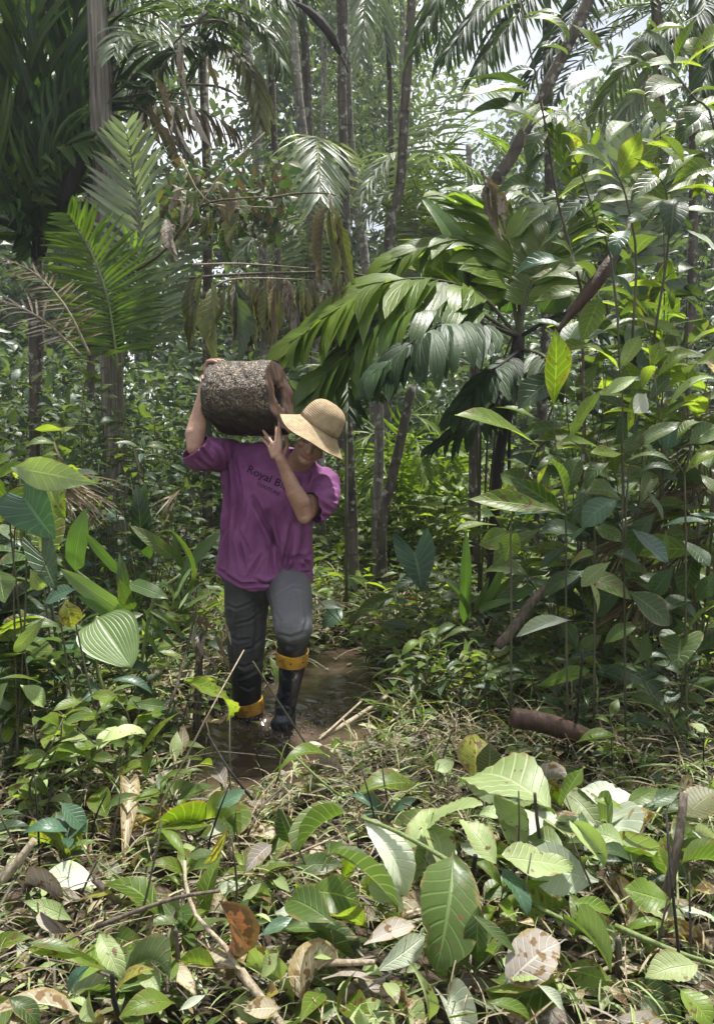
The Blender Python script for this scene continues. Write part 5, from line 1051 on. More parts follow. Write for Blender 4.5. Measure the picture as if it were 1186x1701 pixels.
# individual fallen leaves
LL = {'dry': ('tan dry fallen leaf in the foreground litter', 'tan fallen leaves in the litter'), 'drygrey': ('grey dry fallen leaf in the foreground litter', 'grey fallen leaves in the litter'), 'pale': ('pale green fallen leaf in the foreground litter', 'pale fallen leaves in the litter'), 'mid': ('green fallen leaf in the foreground litter', 'green fallen leaves in the litter'), 'bright': ('bright green fallen leaf in the foreground litter', 'bright fallen leaves in the litter'), 'white': ('whitish fallen leaf in the foreground litter', 'whitish fallen leaves in the litter'), 'yellow': ('yellowed fallen leaf in the foreground litter', 'yellowed fallen leaves in the litter')}
LCH = ['dry'] * 4 + ['drygrey'] * 3 + ['pale'] * 7 + ['mid'] * 6 + ['bright'] * 5 + ['white'] + ['yellow']
cnt = 0
while cnt < 290:
    px, py = rng.uniform(-10, 1196), rng.uniform(1230, 1701)
    if 330 < px < 520 and py < 1310: continue
    m = rng.choice(LCH); z = rng.uniform(.08, .2); b = PG(px, py, z); a = rng.uniform(0, 6.28); l_ = rng.uniform(.07, .19)
    t = b + Vector((math.cos(a) * l_, math.sin(a) * l_, rng.gauss(0, .045)))
    o = leaf(None, rng.choice(['ell', 'ell', 'lan', 'cur', 'obo']) + str(rng.randrange(4)), m, b, t, rng.uniform(.3, .55), (rng.gauss(0, .45), -.2 + rng.gauss(0, .4), 1), name='fallen_leaf')
    tag(o, LL[m][0], 'leaf', LL[m][1]); cnt += 1

# seedlings with narrow leaves on the cleared ground and the banks
SG = 'narrow-leaved seedlings on the cleared ground'
for i in range(34):
    px, py = rng.uniform(-10, 1190), rng.uniform(1090, 1640)
    if 340 < px < 620 and py < 1330: continue
    b = PG(px, py, .07); h = rng.uniform(.12, .32)
    e = empty('seedling', b, 'small narrow-leaved seedling sprouting from the cleared litter', 'plant', SG)
    t = b + Vector((rng.gauss(0, .05), rng.gauss(0, .05), h)); tube('stem', [b, b.lerp(t, .5), t], [.003, .0025, .0015], M['stem'], e, n=4)
    fam = rng.choice(['lan', 'lan', 'ell']); mm = rng.choice([['bright', 'mid'], ['mid', 'dark'], ['bright'], ['blue', 'mid']])
    for j in range(rng.randint(5, 9)):
        s = rng.uniform(.35, 1); p = b.lerp(t, s); a = j * 2.4 + rng.random(); l_ = rng.uniform(.06, .14)
        leaf(e, fam + str(rng.randrange(4)), rng.choice(mm), p, p + Vector((math.cos(a), math.sin(a), rng.uniform(0, .5))) * l_, rng.uniform(.22, .4), (rng.gauss(0, .2), -.3, 1))

# herbs by the path: the arrow leaf and its companions
e = empty('plant', PG(690, 1060, .1), 'arrowhead-leaved plant standing over the path bank', 'plant')
d = e.location.y
for i, (bx, by, tx, ty, w, m, t) in enumerate([(688, 915, 700, 980, 1.2, 'blue', 'arr1'), (640, 1128, 690, 1160, 1.0, 'bright', 'hrt0'), (645, 1128, 620, 1150, .9, 'blue', 'hrt2'), (660, 990, 590, 1020, .32, 'mid', 'ell1'), (690, 1030, 600, 1080, .3, 'mid', 'ell2'), (720, 1050, 690, 1130, .4, 'bright', 'lan0'), (700, 960, 650, 985, .3, 'blue', 'lan1'), (520, 1012, 570, 1010, .35, 'white', 'ell3'), (575, 1050, 615, 1045, .3, 'pale', 'ell0'), (570, 1010, 535, 1042, .6, 'blue', 'ell1')]):
    leaf(e, t, m, P(bx, by, d + .03 * i - .1), P(tx, ty, d + .03 * i - .2), w, (.2 * math.sin(i * 3), -.9, .7))
for q in [((690, 1060), (692, 990), (688, 915)), ((680, 1180), (660, 1150), (640, 1128)), ((700, 1100), (690, 1040), (660, 990)), ((600, 1200), (600, 1080), (520, 990)), ((720, 1160), (722, 1100), (720, 1050))]:
    tube('stem', bez([P(a, b, d + .02) for a, b in q], 6), .004, M['stem'], e, n=5)
for i, (x0, y0, x1, y1) in enumerate([(672, 993, 708, 1000), (668, 1006, 700, 1012), (678, 1028, 692, 1022)]):
    tube('red_stem', [P(x0, y0, d - .2), P(x1, y1, d - .2)], .006, M['redstem'] if 'redstem' in M else M.setdefault('redstem', bark_mat('stem_red', (.20, .03, .02), (.30, .06, .04))), e, n=5)

# bulk litter and low herbs: what nobody could count
def scatter_ground(n, x0, x1, y0, y1, r_, keep_water=False):
    x = r_.uniform(x0, x1, n * 4); y = y0 + (y1 - y0) * r_.random(n * 4) ** 1.25
    ok = np.abs(x) < y * .58 + 1.3
    xc = np.interp(y, CH[:, 0], CH[:, 1]); hw = np.interp(y, CH[:, 0], CH[:, 2])
    if not keep_water: ok &= np.abs(x - xc) > hw + .02
    x = x[ok][:n]; y = y[ok][:n]
    return x, y
def litter(name, label, cat, n, L, wr, mats, zlo, zhi, tilt, t='small', y0=1.2, y1=7.5, seed=0, upd=0.0):
    r_ = np.random.default_rng(seed); n = int(n * 1.55); x, y = scatter_ground(n, -5, 5, y0, y1, r_); m = len(x)
    z = ground_h(x, y) + r_.uniform(zlo, zhi, m)
    a = r_.uniform(0, 6.28, m); d = unit(np.stack([np.cos(a), np.sin(a), r_.normal(0, tilt, m) + upd], 1))
    nm = np.stack([r_.normal(0, .5, m), r_.normal(-.2, .5, m), np.ones(m)], 1)
    sc_ = r_.uniform(.5, 1.5, m) * np.clip(y / 3.0, .6, 1.6)
    o = merged(name, t, mats, rmats(np.stack([x, y, z], 1), d, L * sc_, wr, nm))
    return tag(o, label, cat, kind='stuff')
litter('leaf_litter', 'brown and grey leaf litter over the ground', 'litter', 12000, .070, .36, ['dry', 'drygrey', 'wither', 'pale', 'olive'], .0, .06, .25, seed=11)
litter('low_herbs', 'low green herbs growing through the litter', 'herbs', 5000, .07, .26, ['mid', 'bright', 'mid', 'dark', 'pale'], .01, .12, .35, seed=12)
litter('bank_herbs', 'knee-high herbs along both banks of the path', 'herbs', 5200, .09, .36, ['mid', 'bright', 'dark', 'mid'], .03, .34, .4, y0=3.5, y1=8.0, seed=13)
litter('grass', 'scattered grass blades in the clearing', 'grass', 7000, .17, .035, ['bright', 'pale', 'dry', 'mid', 'dry'], .0, .12, .35, t='blade', seed=14, upd=.35)
litter('dry_stalks', 'broken dry stalks and strips in the litter', 'stalks', 13000, .16, .04, ['dry', 'drygrey', 'dry', 'pale'], .01, .12, .14, t='blade', seed=15)
# scraps of leaf floating on the puddle
r_ = np.random.default_rng(17); x = r_.uniform(-1.1, .4, 130); y = r_.uniform(3.0, 6.0, 130)
A = rmats(np.stack([x, y, np.full(130, .012)], 1), unit(np.stack([np.cos(x * 90), np.sin(x * 90), 0 * x], 1)), r_.uniform(.02, .075, 130), .45, np.tile([0, 0, 1.], (130, 1)))
tag(merged('floating_leaf_scraps', 'small', ['bright', 'mid', 'dry', 'pale'], A), 'scraps of leaf and foam floating on the puddle', 'leaf scraps', kind='stuff')

# ================================================================== the man
def closed_loft(rings):
    n = len(rings[0]); V = [v for r in rings for v in r]; Fc = []
    for i in range(len(rings) - 1):
        for k in range(n):
            k2 = (k + 1) % n; Fc.append((i * n + k, i * n + k2, (i + 1) * n + k2, (i + 1) * n + k))
    Fc.append(tuple(range(n - 1, -1, -1))); Fc.append(tuple((len(rings) - 1) * n + k for k in range(n)))
    return V, Fc
def capsule(p0, r0, p1, r1, n=18):
    p0 = Vector(p0); p1 = Vector(p1); t = p1 - p0; L = max(t.length, 1e-5); t = t / L
    a = Vector((0, 0, 1)) if abs(t.z) < .9 else Vector((1, 0, 0)); x = t.cross(a).normalized(); y = t.cross(x)
    rings = []
    def ring(c, r): rings.append([c + (x * math.cos(2 * math.pi * k / n) + y * math.sin(2 * math.pi * k / n)) * r for k in range(n)])
    for a_ in (-85, -60, -35, -12): ring(p0 + t * (r0 * math.sin(R(a_))), r0 * math.cos(R(a_)))
    for a_ in (12, 35, 60, 85): ring(p1 + t * (r1 * math.sin(R(a_))), r1 * math.cos(R(a_)))
    return closed_loft(rings)
def ellipsoid(c, ax, rad, n=18, m=12):
    rings = []
    for i in range(m):
        th = -math.pi / 2 + math.pi * (i + .5) / m
        rings.append([c + ax[0] * (rad[0] * math.cos(th) * math.cos(2 * math.pi * k / n)) + ax[1] * (rad[1] * math.cos(th) * math.sin(2 * math.pi * k / n)) + ax[2] * (rad[2] * math.sin(th)) for k in range(n)])
    return closed_loft(rings)
def remeshed(parts, voxel, smooth=4, factor=.5):
    """Union of closed shapes as one smooth skin; returns (verts, quads)."""
    VV = []; FF = []; o = 0
    for V, Fc in parts:
        VV += [tuple(v) for v in V]; FF += [tuple(i + o for i in f) for f in Fc]; o += len(V)
    me = bpy.data.meshes.new('tmp'); me.from_pydata(VV, [], FF); me.update()
    import bmesh
    bm = bmesh.new(); bm.from_mesh(me); bmesh.ops.recalc_face_normals(bm, faces=bm.faces); bm.to_mesh(me); bm.free()
    ob = bpy.data.objects.new('tmp', me); COL.objects.link(ob)
    md = ob.modifiers.new('r', 'REMESH'); md.mode = 'VOXEL'; md.voxel_size = voxel
    if smooth: ms = ob.modifiers.new('s', 'SMOOTH'); ms.iterations = smooth; ms.factor = factor
    dg = bpy.context.evaluated_depsgraph_get(); ev = ob.evaluated_get(dg); m2 = ev.to_mesh()
    V = np.zeros(len(m2.vertices) * 3, np.float32); m2.vertices.foreach_get('co', V); V = V.reshape(-1, 3)
    Q = [tuple(p.vertices) for p in m2.polygons]
    ev.to_mesh_clear(); bpy.data.objects.remove(ob); bpy.data.meshes.remove(me)
    return V.astype(float), Q
def vnormals(V, Q):
    N = np.zeros_like(V); q4 = np.array([q if len(q) == 4 else (*q, q[-1]) for q in Q])
    fn = np.cross(V[q4[:, 2]] - V[q4[:, 0]], V[q4[:, 3]] - V[q4[:, 1]])
    for k_ in range(4): np.add.at(N, q4[:, k_], fn)
    return unit(N)
def cut_open(V, Q, planes):
    """Drop the faces beyond any plane (point, normal, radius): openings of sleeves, hem, neck."""
    keep = []
    q4 = np.array([q if len(q) == 4 else (*q, q[-1]) for q in Q]); c = V[q4].mean(1)
    bad = np.zeros(len(Q), bool)
    for p, n, r in planes:
        d = c - np.array(p); nn = np.array(Vector(n).normalized())
        bad |= (d @ nn > 0) & (np.linalg.norm(d, axis=1) < r)
    return [q for q, b in zip(Q, bad) if not b]
def smooth_rim(V, Q, it=10):
    cnt = {}
    for q in Q:
        for i in range(len(q)):
            k_ = (min(q[i], q[(i + 1) % len(q)]), max(q[i], q[(i + 1) % len(q)])); cnt[k_] = cnt.get(k_, 0) + 1
    nb = {}
    for (a, b), c in cnt.items():
        if c == 1: nb.setdefault(a, []).append(b); nb.setdefault(b, []).append(a)
    V = V.copy(); ids = [i for i in nb if len(nb[i]) == 2]
    A = np.array([nb[i] for i in ids]); ids = np.array(ids)
    for _ in range(it): V[ids] = .5 * V[ids] + .25 * (V[A[:, 0]] + V[A[:, 1]])
    return V
def thick_mesh(name, V, Q, mat, parent, th):
    used = sorted({i for q in Q for i in q}); mp = {a: b for b, a in enumerate(used)}
    me = mesh_from(name, V[used], [tuple(mp[i] for i in q) for q in Q], mat)
    o = add(name, me, parent)
    if th: md = o.modifiers.new('thickness', 'SOLIDIFY'); md.thickness = th; md.offset = -1
    return o
def polydist(P2, line):
    """Distance of 2-D points to a polyline, and the position along it (0..1)."""
    best = np.full(len(P2), 1e9); par = np.zeros(len(P2)); line = np.asarray(line, float); m = len(line) - 1
    for i in range(m):
        a, b = line[i], line[i + 1]; ab = b - a
        t = np.clip(((P2 - a) @ ab) / (ab @ ab), 0, 1); d = np.linalg.norm(P2 - (a + t[:, None] * ab), axis=1)
        u = d < best; best[u] = d[u]; par[u] = (i + t[u]) / m
    return best, par
def creases(V, Q, lines, facing=True, amp=2.0):
    """Press fold valleys with a raised lip into the cloth. lines: (points in photo px, amplitude m, width px)."""
    N = vnormals(V, Q); p2 = proj(V)
    w = np.clip(-N[:, 1] * 1.5, 0, 1) if facing else np.ones(len(V))
    D = np.zeros(len(V))
    for ln, am, wd in lines:
        d, t = polydist(p2, ln); f = np.sin(np.pi * np.clip(t * .92 + .04, 0, 1)) ** .6
        wd = wd * .72; D += amp * am * f * (-np.exp(-(d / wd) ** 2) + .75 * np.exp(-((d - 1.9 * wd) / (1.1 * wd)) ** 2))
    return V + N * (D * w)[:, None]

PD = 3.8
man = empty('person', (P(440, 1190, 3.85).x, 3.85, 0), 'man in purple t-shirt, straw hat and yellow-topped boots wading the path', 'person')
Jt = dict(rs=P(374, 750, 3.86), re=P(325, 744, 3.62), rw=P(339, 645, 3.735), ls=P(546, 806, 3.80), le=P(506, 856, 3.54), lw=P(467, 764, 3.50),
          nb=P(484, 786, 3.80), H=P(521, 730, 3.62), pel=P(440, 955, 3.83))
# head frame
U = Vector((math.sin(R(27)), -.36, math.cos(R(27)))).normalized()
Fw = Vector((-.04, -1, -.34)); Fw = (Fw - U * Fw.dot(U)).normalized(); Sx = Fw.cross(U).normalized()      # Sx: his left
if Sx.x < 0: Sx = -Sx
H = Jt['H']
def hp(s, u, f): return H + Sx * s + U * u + Fw * f
body = []
body.append(ellipsoid(hp(0, .035, -.012), (Sx, Fw, U), (.078, .096, .088)))
body.append(ellipsoid(hp(0, -.03, .022), (Sx, Fw, U), (.064, .066, .082)))
body.append(capsule(hp(-.048, -.060, .008), .028, hp(-.008, -.094, .055), .024)); body.append(capsule(hp(.048, -.060, .008), .028, hp(.008, -.094, .055), .024))
body.append(ellipsoid(hp(0, -.098, .066), (Sx, Fw, U), (.024, .018, .018)))
body.append(capsule(hp(0, .012, .084), .010, hp(0, -.030, .104), .014)); body.append(capsule(hp(-.013, -.034, .092), .010, hp(.013, -.034, .092), .010))
body.append(capsule(hp(-.036, .022, .072), .013, hp(.036, .022, .072), .013))
body.append(ellipsoid(hp(-.040, -.022, .060), (Sx, Fw, U), (.024, .020, .022))); body.append(ellipsoid(hp(.040, -.022, .060), (Sx, Fw, U), (.024, .020, .022)))
body.append(capsule(hp(-.020, -.060, .078), .0075, hp(.020, -.060, .078), .0075)); body.append(capsule(hp(-.017, -.070, .078), .0075, hp(.017, -.070, .078), .0075))
for sg in (-1, 1):
    body.append(ellipsoid(hp(sg * .080, .0, -.012), (Fw, Sx, U), (.019, .008, .032)))
body.append(capsule(hp(0, -.055, -.025), .058, Jt['nb'], .066))
# torso and legs inside the clothes
body.append(capsule(P(462, 800, 3.81), .10, P(442, 950, 3.83), .12)); body.append(capsule(P(392, 766, 3.84), .06, P(535, 806, 3.81), .06))
# right arm (picture left), raised to the log
def limb(pts): return [capsule(pts[i][0], pts[i][1], pts[i + 1][0], pts[i + 1][1]) for i in range(len(pts) - 1)]
rs, re_, rw = Jt['rs'], Jt['re'], Jt['rw']
body += limb([(rs, .055), (rs.lerp(re_, .5), .052), (re_, .043), (re_.lerp(rw, .22) + Vector((-.010, -.006, 0)), .050), (re_.lerp(rw, .45) + Vector((-.006, 0, 0)), .044), (re_.lerp(rw, .8), .031), (rw, .027)])
ls, le, lw = Jt['ls'], Jt['le'], Jt['lw']
body += limb([(ls, .056), (ls.lerp(le, .5), .053), (le, .040), (le.lerp(lw, .20) + Vector((.006, .0, .006)), .049), (le.lerp(lw, .42), .043), (le.lerp(lw, .75), .031), (lw, .027)])
body.append(ellipsoid(le + Vector((0, -.012, -.012)), (Vector((1, 0, 0)), Vector((0, 1, 0)), Vector((0, 0, 1))), (.030, .030, .030)))
# left hand (picture right): back of the hand to the camera, fingers spread on the log
def finger(k0, k1, tip, r0=.0105): return limb([(k0, r0), (k1, r0 * .92), (k1.lerp(tip, .55), r0 * .86), (tip, r0 * .68)])
hd = 3.49
for a_, b_ in (((463, 756), (466, 734)), ((459, 757), (459, 735)), ((456, 757), (453, 738)), ((455, 757), (449, 744))):
    body.append(capsule(P(*a_, hd + .01), .017, P(*b_, hd + .022), .0135))
body += finger(P(466, 734, hd + .02), P(465, 719, hd + .035), P(464, 703, hd + .085))
body += finger(P(459, 734, hd + .02), P(460, 719, hd + .05), P(459, 708, hd + .105))
body += finger(P(453, 738, hd + .025), P(446, 727, hd + .045), P(437.5, 715.5, hd + .10), .0098)
body += finger(P(449, 744, hd + .03), P(442, 735, hd + .05), P(434, 727.5, hd + .10), .0090)
body += limb([(P(470, 756, hd + .03), .014), (P(477, 741, hd + .05), .012), (P(476, 725, hd + .085), .009)])
# right hand (picture left) hooked over the top of the log
LA, LB = P(361, 664, 3.79), P(467, 661, 3.705)
ax = (LB - LA).normalized(); ly = ax.cross(Vector((0, 0, 1))).normalized(); lz = ly.cross(ax)
if ly.y > 0: ly = -ly
if lz.z < 0: lz = -lz
Ln = (LB - LA).length; R0 = .186
def onlog(s_, an, dr): return LA + ax * s_ + (ly * math.cos(R(an)) + lz * math.sin(R(an))) * (R0 + dr)
pal = onlog(-.032, 72, -.055)
for i in range(4):
    an = 96 - 8.5 * i; k0 = onlog(-.030, an, -.012)
    body.append(capsule(rw, .024, pal, .022)); body.append(capsule(pal + (rw - pal) * .3, .018, k0, .0125))
    body += limb([(k0, .0112), (onlog(-.014, an, .010), .0108), (onlog(.018, an - 1, .0105), .0100), (onlog(.046 - .006 * abs(i - 1), an - 2, .006), .0082)])
body += limb([(pal + (rw - pal) * .4, .015), (onlog(-.030, 48, -.045), .013), (onlog(-.016, 36, -.03), .010)])
BV, BQ = remeshed(body, .0036, 5, .5)
s = NT('skin'); o_ = s.pos()
c = s.mix(s.rng(s.noise(o_, 14.0, 4), .3, .7), (.28, .15, .10), (.37, .22, .15)); c = s.mix(s.rng(s.noise(o_, 60.0, 4, .7), .50, .75, 0, .7), c, (.20, .105, .07)); c = s.mix(s.rng(s.noise(o_, 11.0, 4, .7), .60, .68, 0, .55), c, (.12, .085, .06))
M['skin'] = s.done(s.princ(c, .42, .5, s.bump(s.math('ADD', s.noise(o_, 160.0, 3), s.math('MULTIPLY', s.noise(s.scale(o_, (1, 1, .35)), 38.0, 3), 1.5)), .4, .004), Subsurface_Weight=.12, Subsurface_Radius=(.8, .35, .2), Subsurface_Scale=.01))
s = NT('lip'); M['lip'] = s.done(s.princ((.26, .11, .09), .4, .5))
s = NT('eye'); M['eye'] = s.done(s.princ((.03, .02, .018), .15, .5))
s = NT('brow'); M['hair'] = s.done(s.princ((.02, .014, .010), .6, .3, s.bump(s.noise(s.pos(), 300.0, 2), .5, .002)))
qc = BV[np.array([q if len(q) == 4 else (*q, q[-1]) for q in BQ])].mean(1) - np.array(H)
hs, hu, hf = qc @ np.array(Sx), qc @ np.array(U), qc @ np.array(Fw)
fm = np.zeros(len(BQ), int)
fm[(hf > .05) & (np.abs(hs) < .027) & (hu > -.077) & (hu < -.053)] = 1
fm[(hf > .05) & (np.abs(np.abs(hs) - .032) < .013) & (np.abs(hu) < .0055)] = 2
fm[(hf > .05) & (np.abs(np.abs(hs) - .032) < .022) & (np.abs(hu - .026) < .006)] = 3
fm[(hu > .04) & (hf < .05) & (np.linalg.norm(qc, axis=1) < .16)] = 3
me = mesh_from('body', BV, BQ, [M['skin'], M['lip'], M['eye'], M['hair']], fmat=fm)
add('body', me, man)

# ---- shirt
def trings(rows, n=40, pw=2.6):
    out = []
    for Lx, Ly, Rx, Ry, dc, hd_ in rows:
        a, b = P(Lx, Ly, dc), P(Rx, Ry, dc); c = (a + b) / 2; hw = (b - a) / 2
        r = []
        for k_ in range(n):
            t = 2 * math.pi * k_ / n; cx, sy = math.cos(t), math.sin(t)
            r.append(c + hw * (math.copysign(abs(cx) ** (2 / pw), cx)) + Vector((0, -hd_ * math.copysign(abs(sy) ** (2 / pw), sy), 0)))
        out.append(r)
    return out
rows = [(352, 975, 524, 985, 3.80, .165), (357, 950, 522, 966, 3.80, .160), (362, 925, 521, 940, 3.80, .152), (368, 890, 519, 905, 3.79, .146), (371, 850, 521, 872, 3.79, .145), (371, 815, 532, 850, 3.79, .145), (369, 785, 546, 832, 3.79, .138),
        (366, 757, 554, 808, 3.80, .118), (380, 741, 552, 794, 3.81, .095), (408, 734, 542, 783, 3.81, .080), (448, 736, 528, 772, 3.79, .068), (458, 733, 524, 763, 3.78, .064)]
sh = [closed_loft(trings(rows)), capsule(P(384, 758, 3.85), .090, P(336, 753, 3.64), .092), capsule(P(330, 752, 3.62), .082, P(322, 738, 3.58), .080),
      capsule(P(538, 806, 3.81), .092, P(533, 834, 3.67), .088), capsule(P(533, 836, 3.67), .086, P(524, 842, 3.60), .084)]
SV, SQ = remeshed(sh, .0052, 10, .6)
# cloth folds traced on the front, then a fine random crumple
def cr1(x, y): return (290 + x / 3.594, 560 + y / 3.594)
FL = [([cr1(300, 640), cr1(330, 900), cr1(320, 1180), cr1(300, 1400)], .010, 5), ([cr1(400, 880), cr1(380, 1150), cr1(420, 1400)], .008, 5), ([cr1(470, 960), cr1(540, 1100), cr1(610, 1260), cr1(640, 1420)], .011, 5),
      ([cr1(430, 1000), cr1(400, 1180), cr1(450, 1300)], .006, 4), ([cr1(560, 1040), cr1(590, 1200), cr1(570, 1420)], .008, 5), ([cr1(700, 1120), cr1(680, 1260), cr1(640, 1440)], .009, 5), ([cr1(780, 1100), cr1(760, 1250), cr1(700, 1400)], .009, 6),
      ([cr1(350, 700), cr1(370, 800), cr1(390, 950)], .006, 5), ([cr1(760, 840), cr1(720, 960)], .006, 4), ([cr1(810, 810), cr1(790, 880)], .006, 3), ([cr1(850, 880), cr1(960, 900)], .007, 4), ([cr1(850, 930), cr1(980, 980)], .008, 4), ([cr1(850, 980), cr1(960, 1050)], .007, 4), ([cr1(870, 1060), cr1(930, 1080)], .006, 4),
      ([cr1(150, 650), cr1(230, 760)], .007, 4), ([cr1(200, 610), cr1(270, 700), cr1(290, 800)], .008, 4), ([cr1(130, 720), cr1(220, 790)], .006, 4), ([cr1(250, 1380), cr1(400, 1480), cr1(560, 1470), cr1(700, 1420), cr1(820, 1400)], .008, 3.5), ([cr1(480, 1450), cr1(540, 1470)], .008, 4), ([cr1(740, 1300), cr1(820, 1380)], .007, 4), ([cr1(650, 1330), cr1(810, 1300)], .006, 5), ([cr1(300, 900), cr1(300, 1150), cr1(250, 1380)], .008, 4), ([cr1(520, 1300), cr1(440, 1440)], .006, 4)]
SV = creases(SV, SQ, FL)
N_ = vnormals(SV, SQ); x, y, z = SV.T
SV = SV + N_ * ((.0035 * np.sin(x * 38 + z * 14 + 2 * np.sin(z * 11)) + .0022 * np.sin(z * 30 - x * 52 + y * 40 + 1.5 * np.sin(x * 30)))[:, None])
hemc = np.array(P(440, 972, 3.65)); p2 = proj(SV)
SQ = cut_open(SV, SQ, [(P(322, 744, 3.60), (-.55, -.35, .75), .13), (P(523, 842, 3.585), (-.85, -.45, -.15), .13), (hp(0, -.12, 0) + Vector((-.03, .0, .012)), (.35, -.1, .9), .075)])
# hem: front dips, back stays higher
q4 = np.array([q if len(q) == 4 else (*q, q[-1]) for q in SQ]); cc = SV[q4].mean(1); pc = proj(cc)
hx = np.array([340, 358, 375, 415, 440, 470, 500, 523, 540]); hy = np.array([944, 951, 966, 983, 981, 967, 962, 966, 966])
front = cc[:, 1] < 3.81
lim = np.where(front, np.interp(pc[:, 0], hx, hy), 945)
SQ = [q for q, b in zip(SQ, (pc[:, 1] > lim) & (pc[:, 1] > 930)) if not b]
s = NT('purple_cotton'); o_ = s.pos()
nz = s.noise(o_, 5.0, 4); c = s.mix(s.rng(nz, .3, .7), (.165, .052, .150), (.218, .076, .198))
damp = s.rng(s.noise(s.scale(o_, (1, 1, .6)), 3.6, 4, .6), .50, .60); c = s.mix(s.math('MULTIPLY', damp, .45), c, (.075, .011, .062))
c = s.mix(s.rng(s.noise(o_, 26.0, 5, .75), .60, .72, 0, .45), c, (.10, .060, .055))
wv = s.noise(o_, 420.0, 2); M['shirt'] = s.done(s.princ(c, .78, .25, s.bump(s.math('ADD', s.math('MULTIPLY', s.noise(o_, 34.0, 4), 1.0), s.math('MULTIPLY', wv, .25)), .35, .010)))
SV = smooth_rim(SV, SQ)
shirt = thick_mesh('t_shirt', SV, SQ, M['shirt'], man, .0025)
shirt['label'] = 'purple t-shirt with dark lettering across the chest'
# lettering on the chest, laid on the cloth
BT = BVHTree.FromPolygons([Vector(v) for v in SV], SQ)
s = NT('print_ink'); M['ink'] = s.done(s.princ((.022, .006, .028), .7, .2))
def chest_text(body_, p0, p1, height, name):
    cu = bpy.data.curves.new(name, 'FONT'); cu.body = body_; cu.size = 1.0; cu.resolution_u = 3
    ob = bpy.data.objects.new(name, cu); COL.objects.link(ob)
    dg = bpy.context.evaluated_depsgraph_get(); m2 = ob.evaluated_get(dg).to_mesh()
    V = np.array([tuple(v.co) for v in m2.vertices]); Fs = [tuple(p.vertices) for p in m2.polygons]
    bpy.data.objects.remove(ob)
    V[:, 0] -= V[:, 0].min(); w = V[:, 0].max(); p0 = np.array(p0, float); p1 = np.array(p1, float); dx = (p1 - p0) / w; up = np.array([dx[1], -dx[0]]); up = up / np.linalg.norm(up) * height
    out = []; cp = Vector((0, 0, CAMH))
    for v in V:
        q = p0 + dx * v[0] + up * v[1]; d = (P(q[0], q[1], 3.6) - cp).normalized()
        h = BT.ray_cast(cp, d)[0]
        out.append((h if h is not None else P(q[0], q[1], 3.64)) - d * .0045)
    return add(name, mesh_from(name, np.array([tuple(v) for v in out]), Fs, M['ink'], smooth=False), shirt)
chest_text('Royal Blu', (410, 784), (476, 815), 18.5, 'lettering')
chest_text('COUTURE', (426, 805), (463, 823.5), 8.5, 'lettering')

# ---- trousers
tr = [capsule(P(441, 935, 3.83), .150, P(441, 958, 3.83), .150)]
tr += limb([(P(411, 962, 3.85), .125), (P(410, 1010, 3.84), .117), (P(409, 1080, 3.83), .099), (P(410, 1130, 3.87), .084), (P(412, 1178, 3.90), .074)])
tr += limb([(P(476, 960, 3.79), .128), (P(484, 1003, 3.58), .108), (P(488, 1042, 3.40), .090), (P(487, 1066, 3.43), .074), (P(486, 1100, 3.50), .064)])
TV, TQ = remeshed(tr, .0055, 10, .6)
def cr2(x, y): return (310 + x / 3.594, 920 + y / 3.594)
TL = [([cr2(220, 300), cr2(300, 330), cr2(400, 290)], .005, 3), ([cr2(300, 420), cr2(380, 400), cr2(470, 330)], .006, 3), ([cr2(230, 470), cr2(300, 520), cr2(380, 510)], .005, 3.5), ([cr2(330, 580), cr2(400, 560), cr2(470, 480)], .006, 3), ([cr2(250, 640), cr2(340, 680), cr2(440, 640)], .007, 3.5), ([cr2(280, 750), cr2(350, 730), cr2(440, 690)], .008, 4), ([cr2(300, 780), cr2(370, 810), cr2(440, 780)], .006, 3), ([cr2(480, 240), cr2(500, 350), cr2(490, 480)], .010, 5), ([cr2(260, 300), cr2(280, 450), cr2(300, 620)], .005, 4), ([cr2(420, 320), cr2(420, 450), cr2(400, 600)], .005, 4),
      ([cr2(540, 240), cr2(640, 190), cr2(740, 210)], .005, 3), ([cr2(520, 330), cr2(560, 400), cr2(540, 470)], .005, 3.5), ([cr2(700, 300), cr2(720, 400), cr2(690, 480)], .005, 3.5), ([cr2(550, 480), cr2(620, 500), cr2(710, 470)], .007, 4), ([cr2(560, 540), cr2(640, 560), cr2(700, 520)], .006, 4), ([cr2(610, 230), cr2(600, 330)], .004, 4), ([cr2(660, 220), cr2(680, 330)], .004, 4)]
TV = creases(TV, TQ, TL, amp=1.0)
s = NT('trouser_cloth'); o_ = s.pos(); zc = s.n('SeparateXYZ'); s.l(o_, zc.inputs[0])
nz = s.noise(o_, 16.0, 4, .6); dry = s.mix(s.rng(nz, .3, .7), (.032, .034, .038), (.060, .061, .066))
wet = s.rng(s.math('SUBTRACT', s.math('ADD', zc.outputs[2], s.math('MULTIPLY', s.math('SUBTRACT', s.noise(o_, 9.0, 4, .65), .5), .35)), s.rng(zc.outputs[0], -.44, -.37, 0.0, .27)), .20, .34, 1.0, 0.0)
dry = s.mix(s.math('MULTIPLY', s.rng(zc.outputs[0], -.44, -.36), s.rng(s.math('ADD', zc.outputs[2], s.math('MULTIPLY', s.noise(o_, 12.0, 4, .65), .18)), .60, .70)), dry, (.105, .105, .118))  # paler grey over the upper left thigh and knee
dry = s.mix(s.rng(s.noise(o_, 48.0, 3), .60, .68, 0, .7), dry, (.10, .075, .05))
c = s.mix(wet, dry, (.009, .010, .013)); rg = s.rng(wet, 0, 1, .6, .34)
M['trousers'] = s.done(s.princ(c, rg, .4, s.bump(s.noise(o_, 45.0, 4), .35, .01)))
thick_mesh('trousers', TV, TQ, M['trousers'], man, 0)

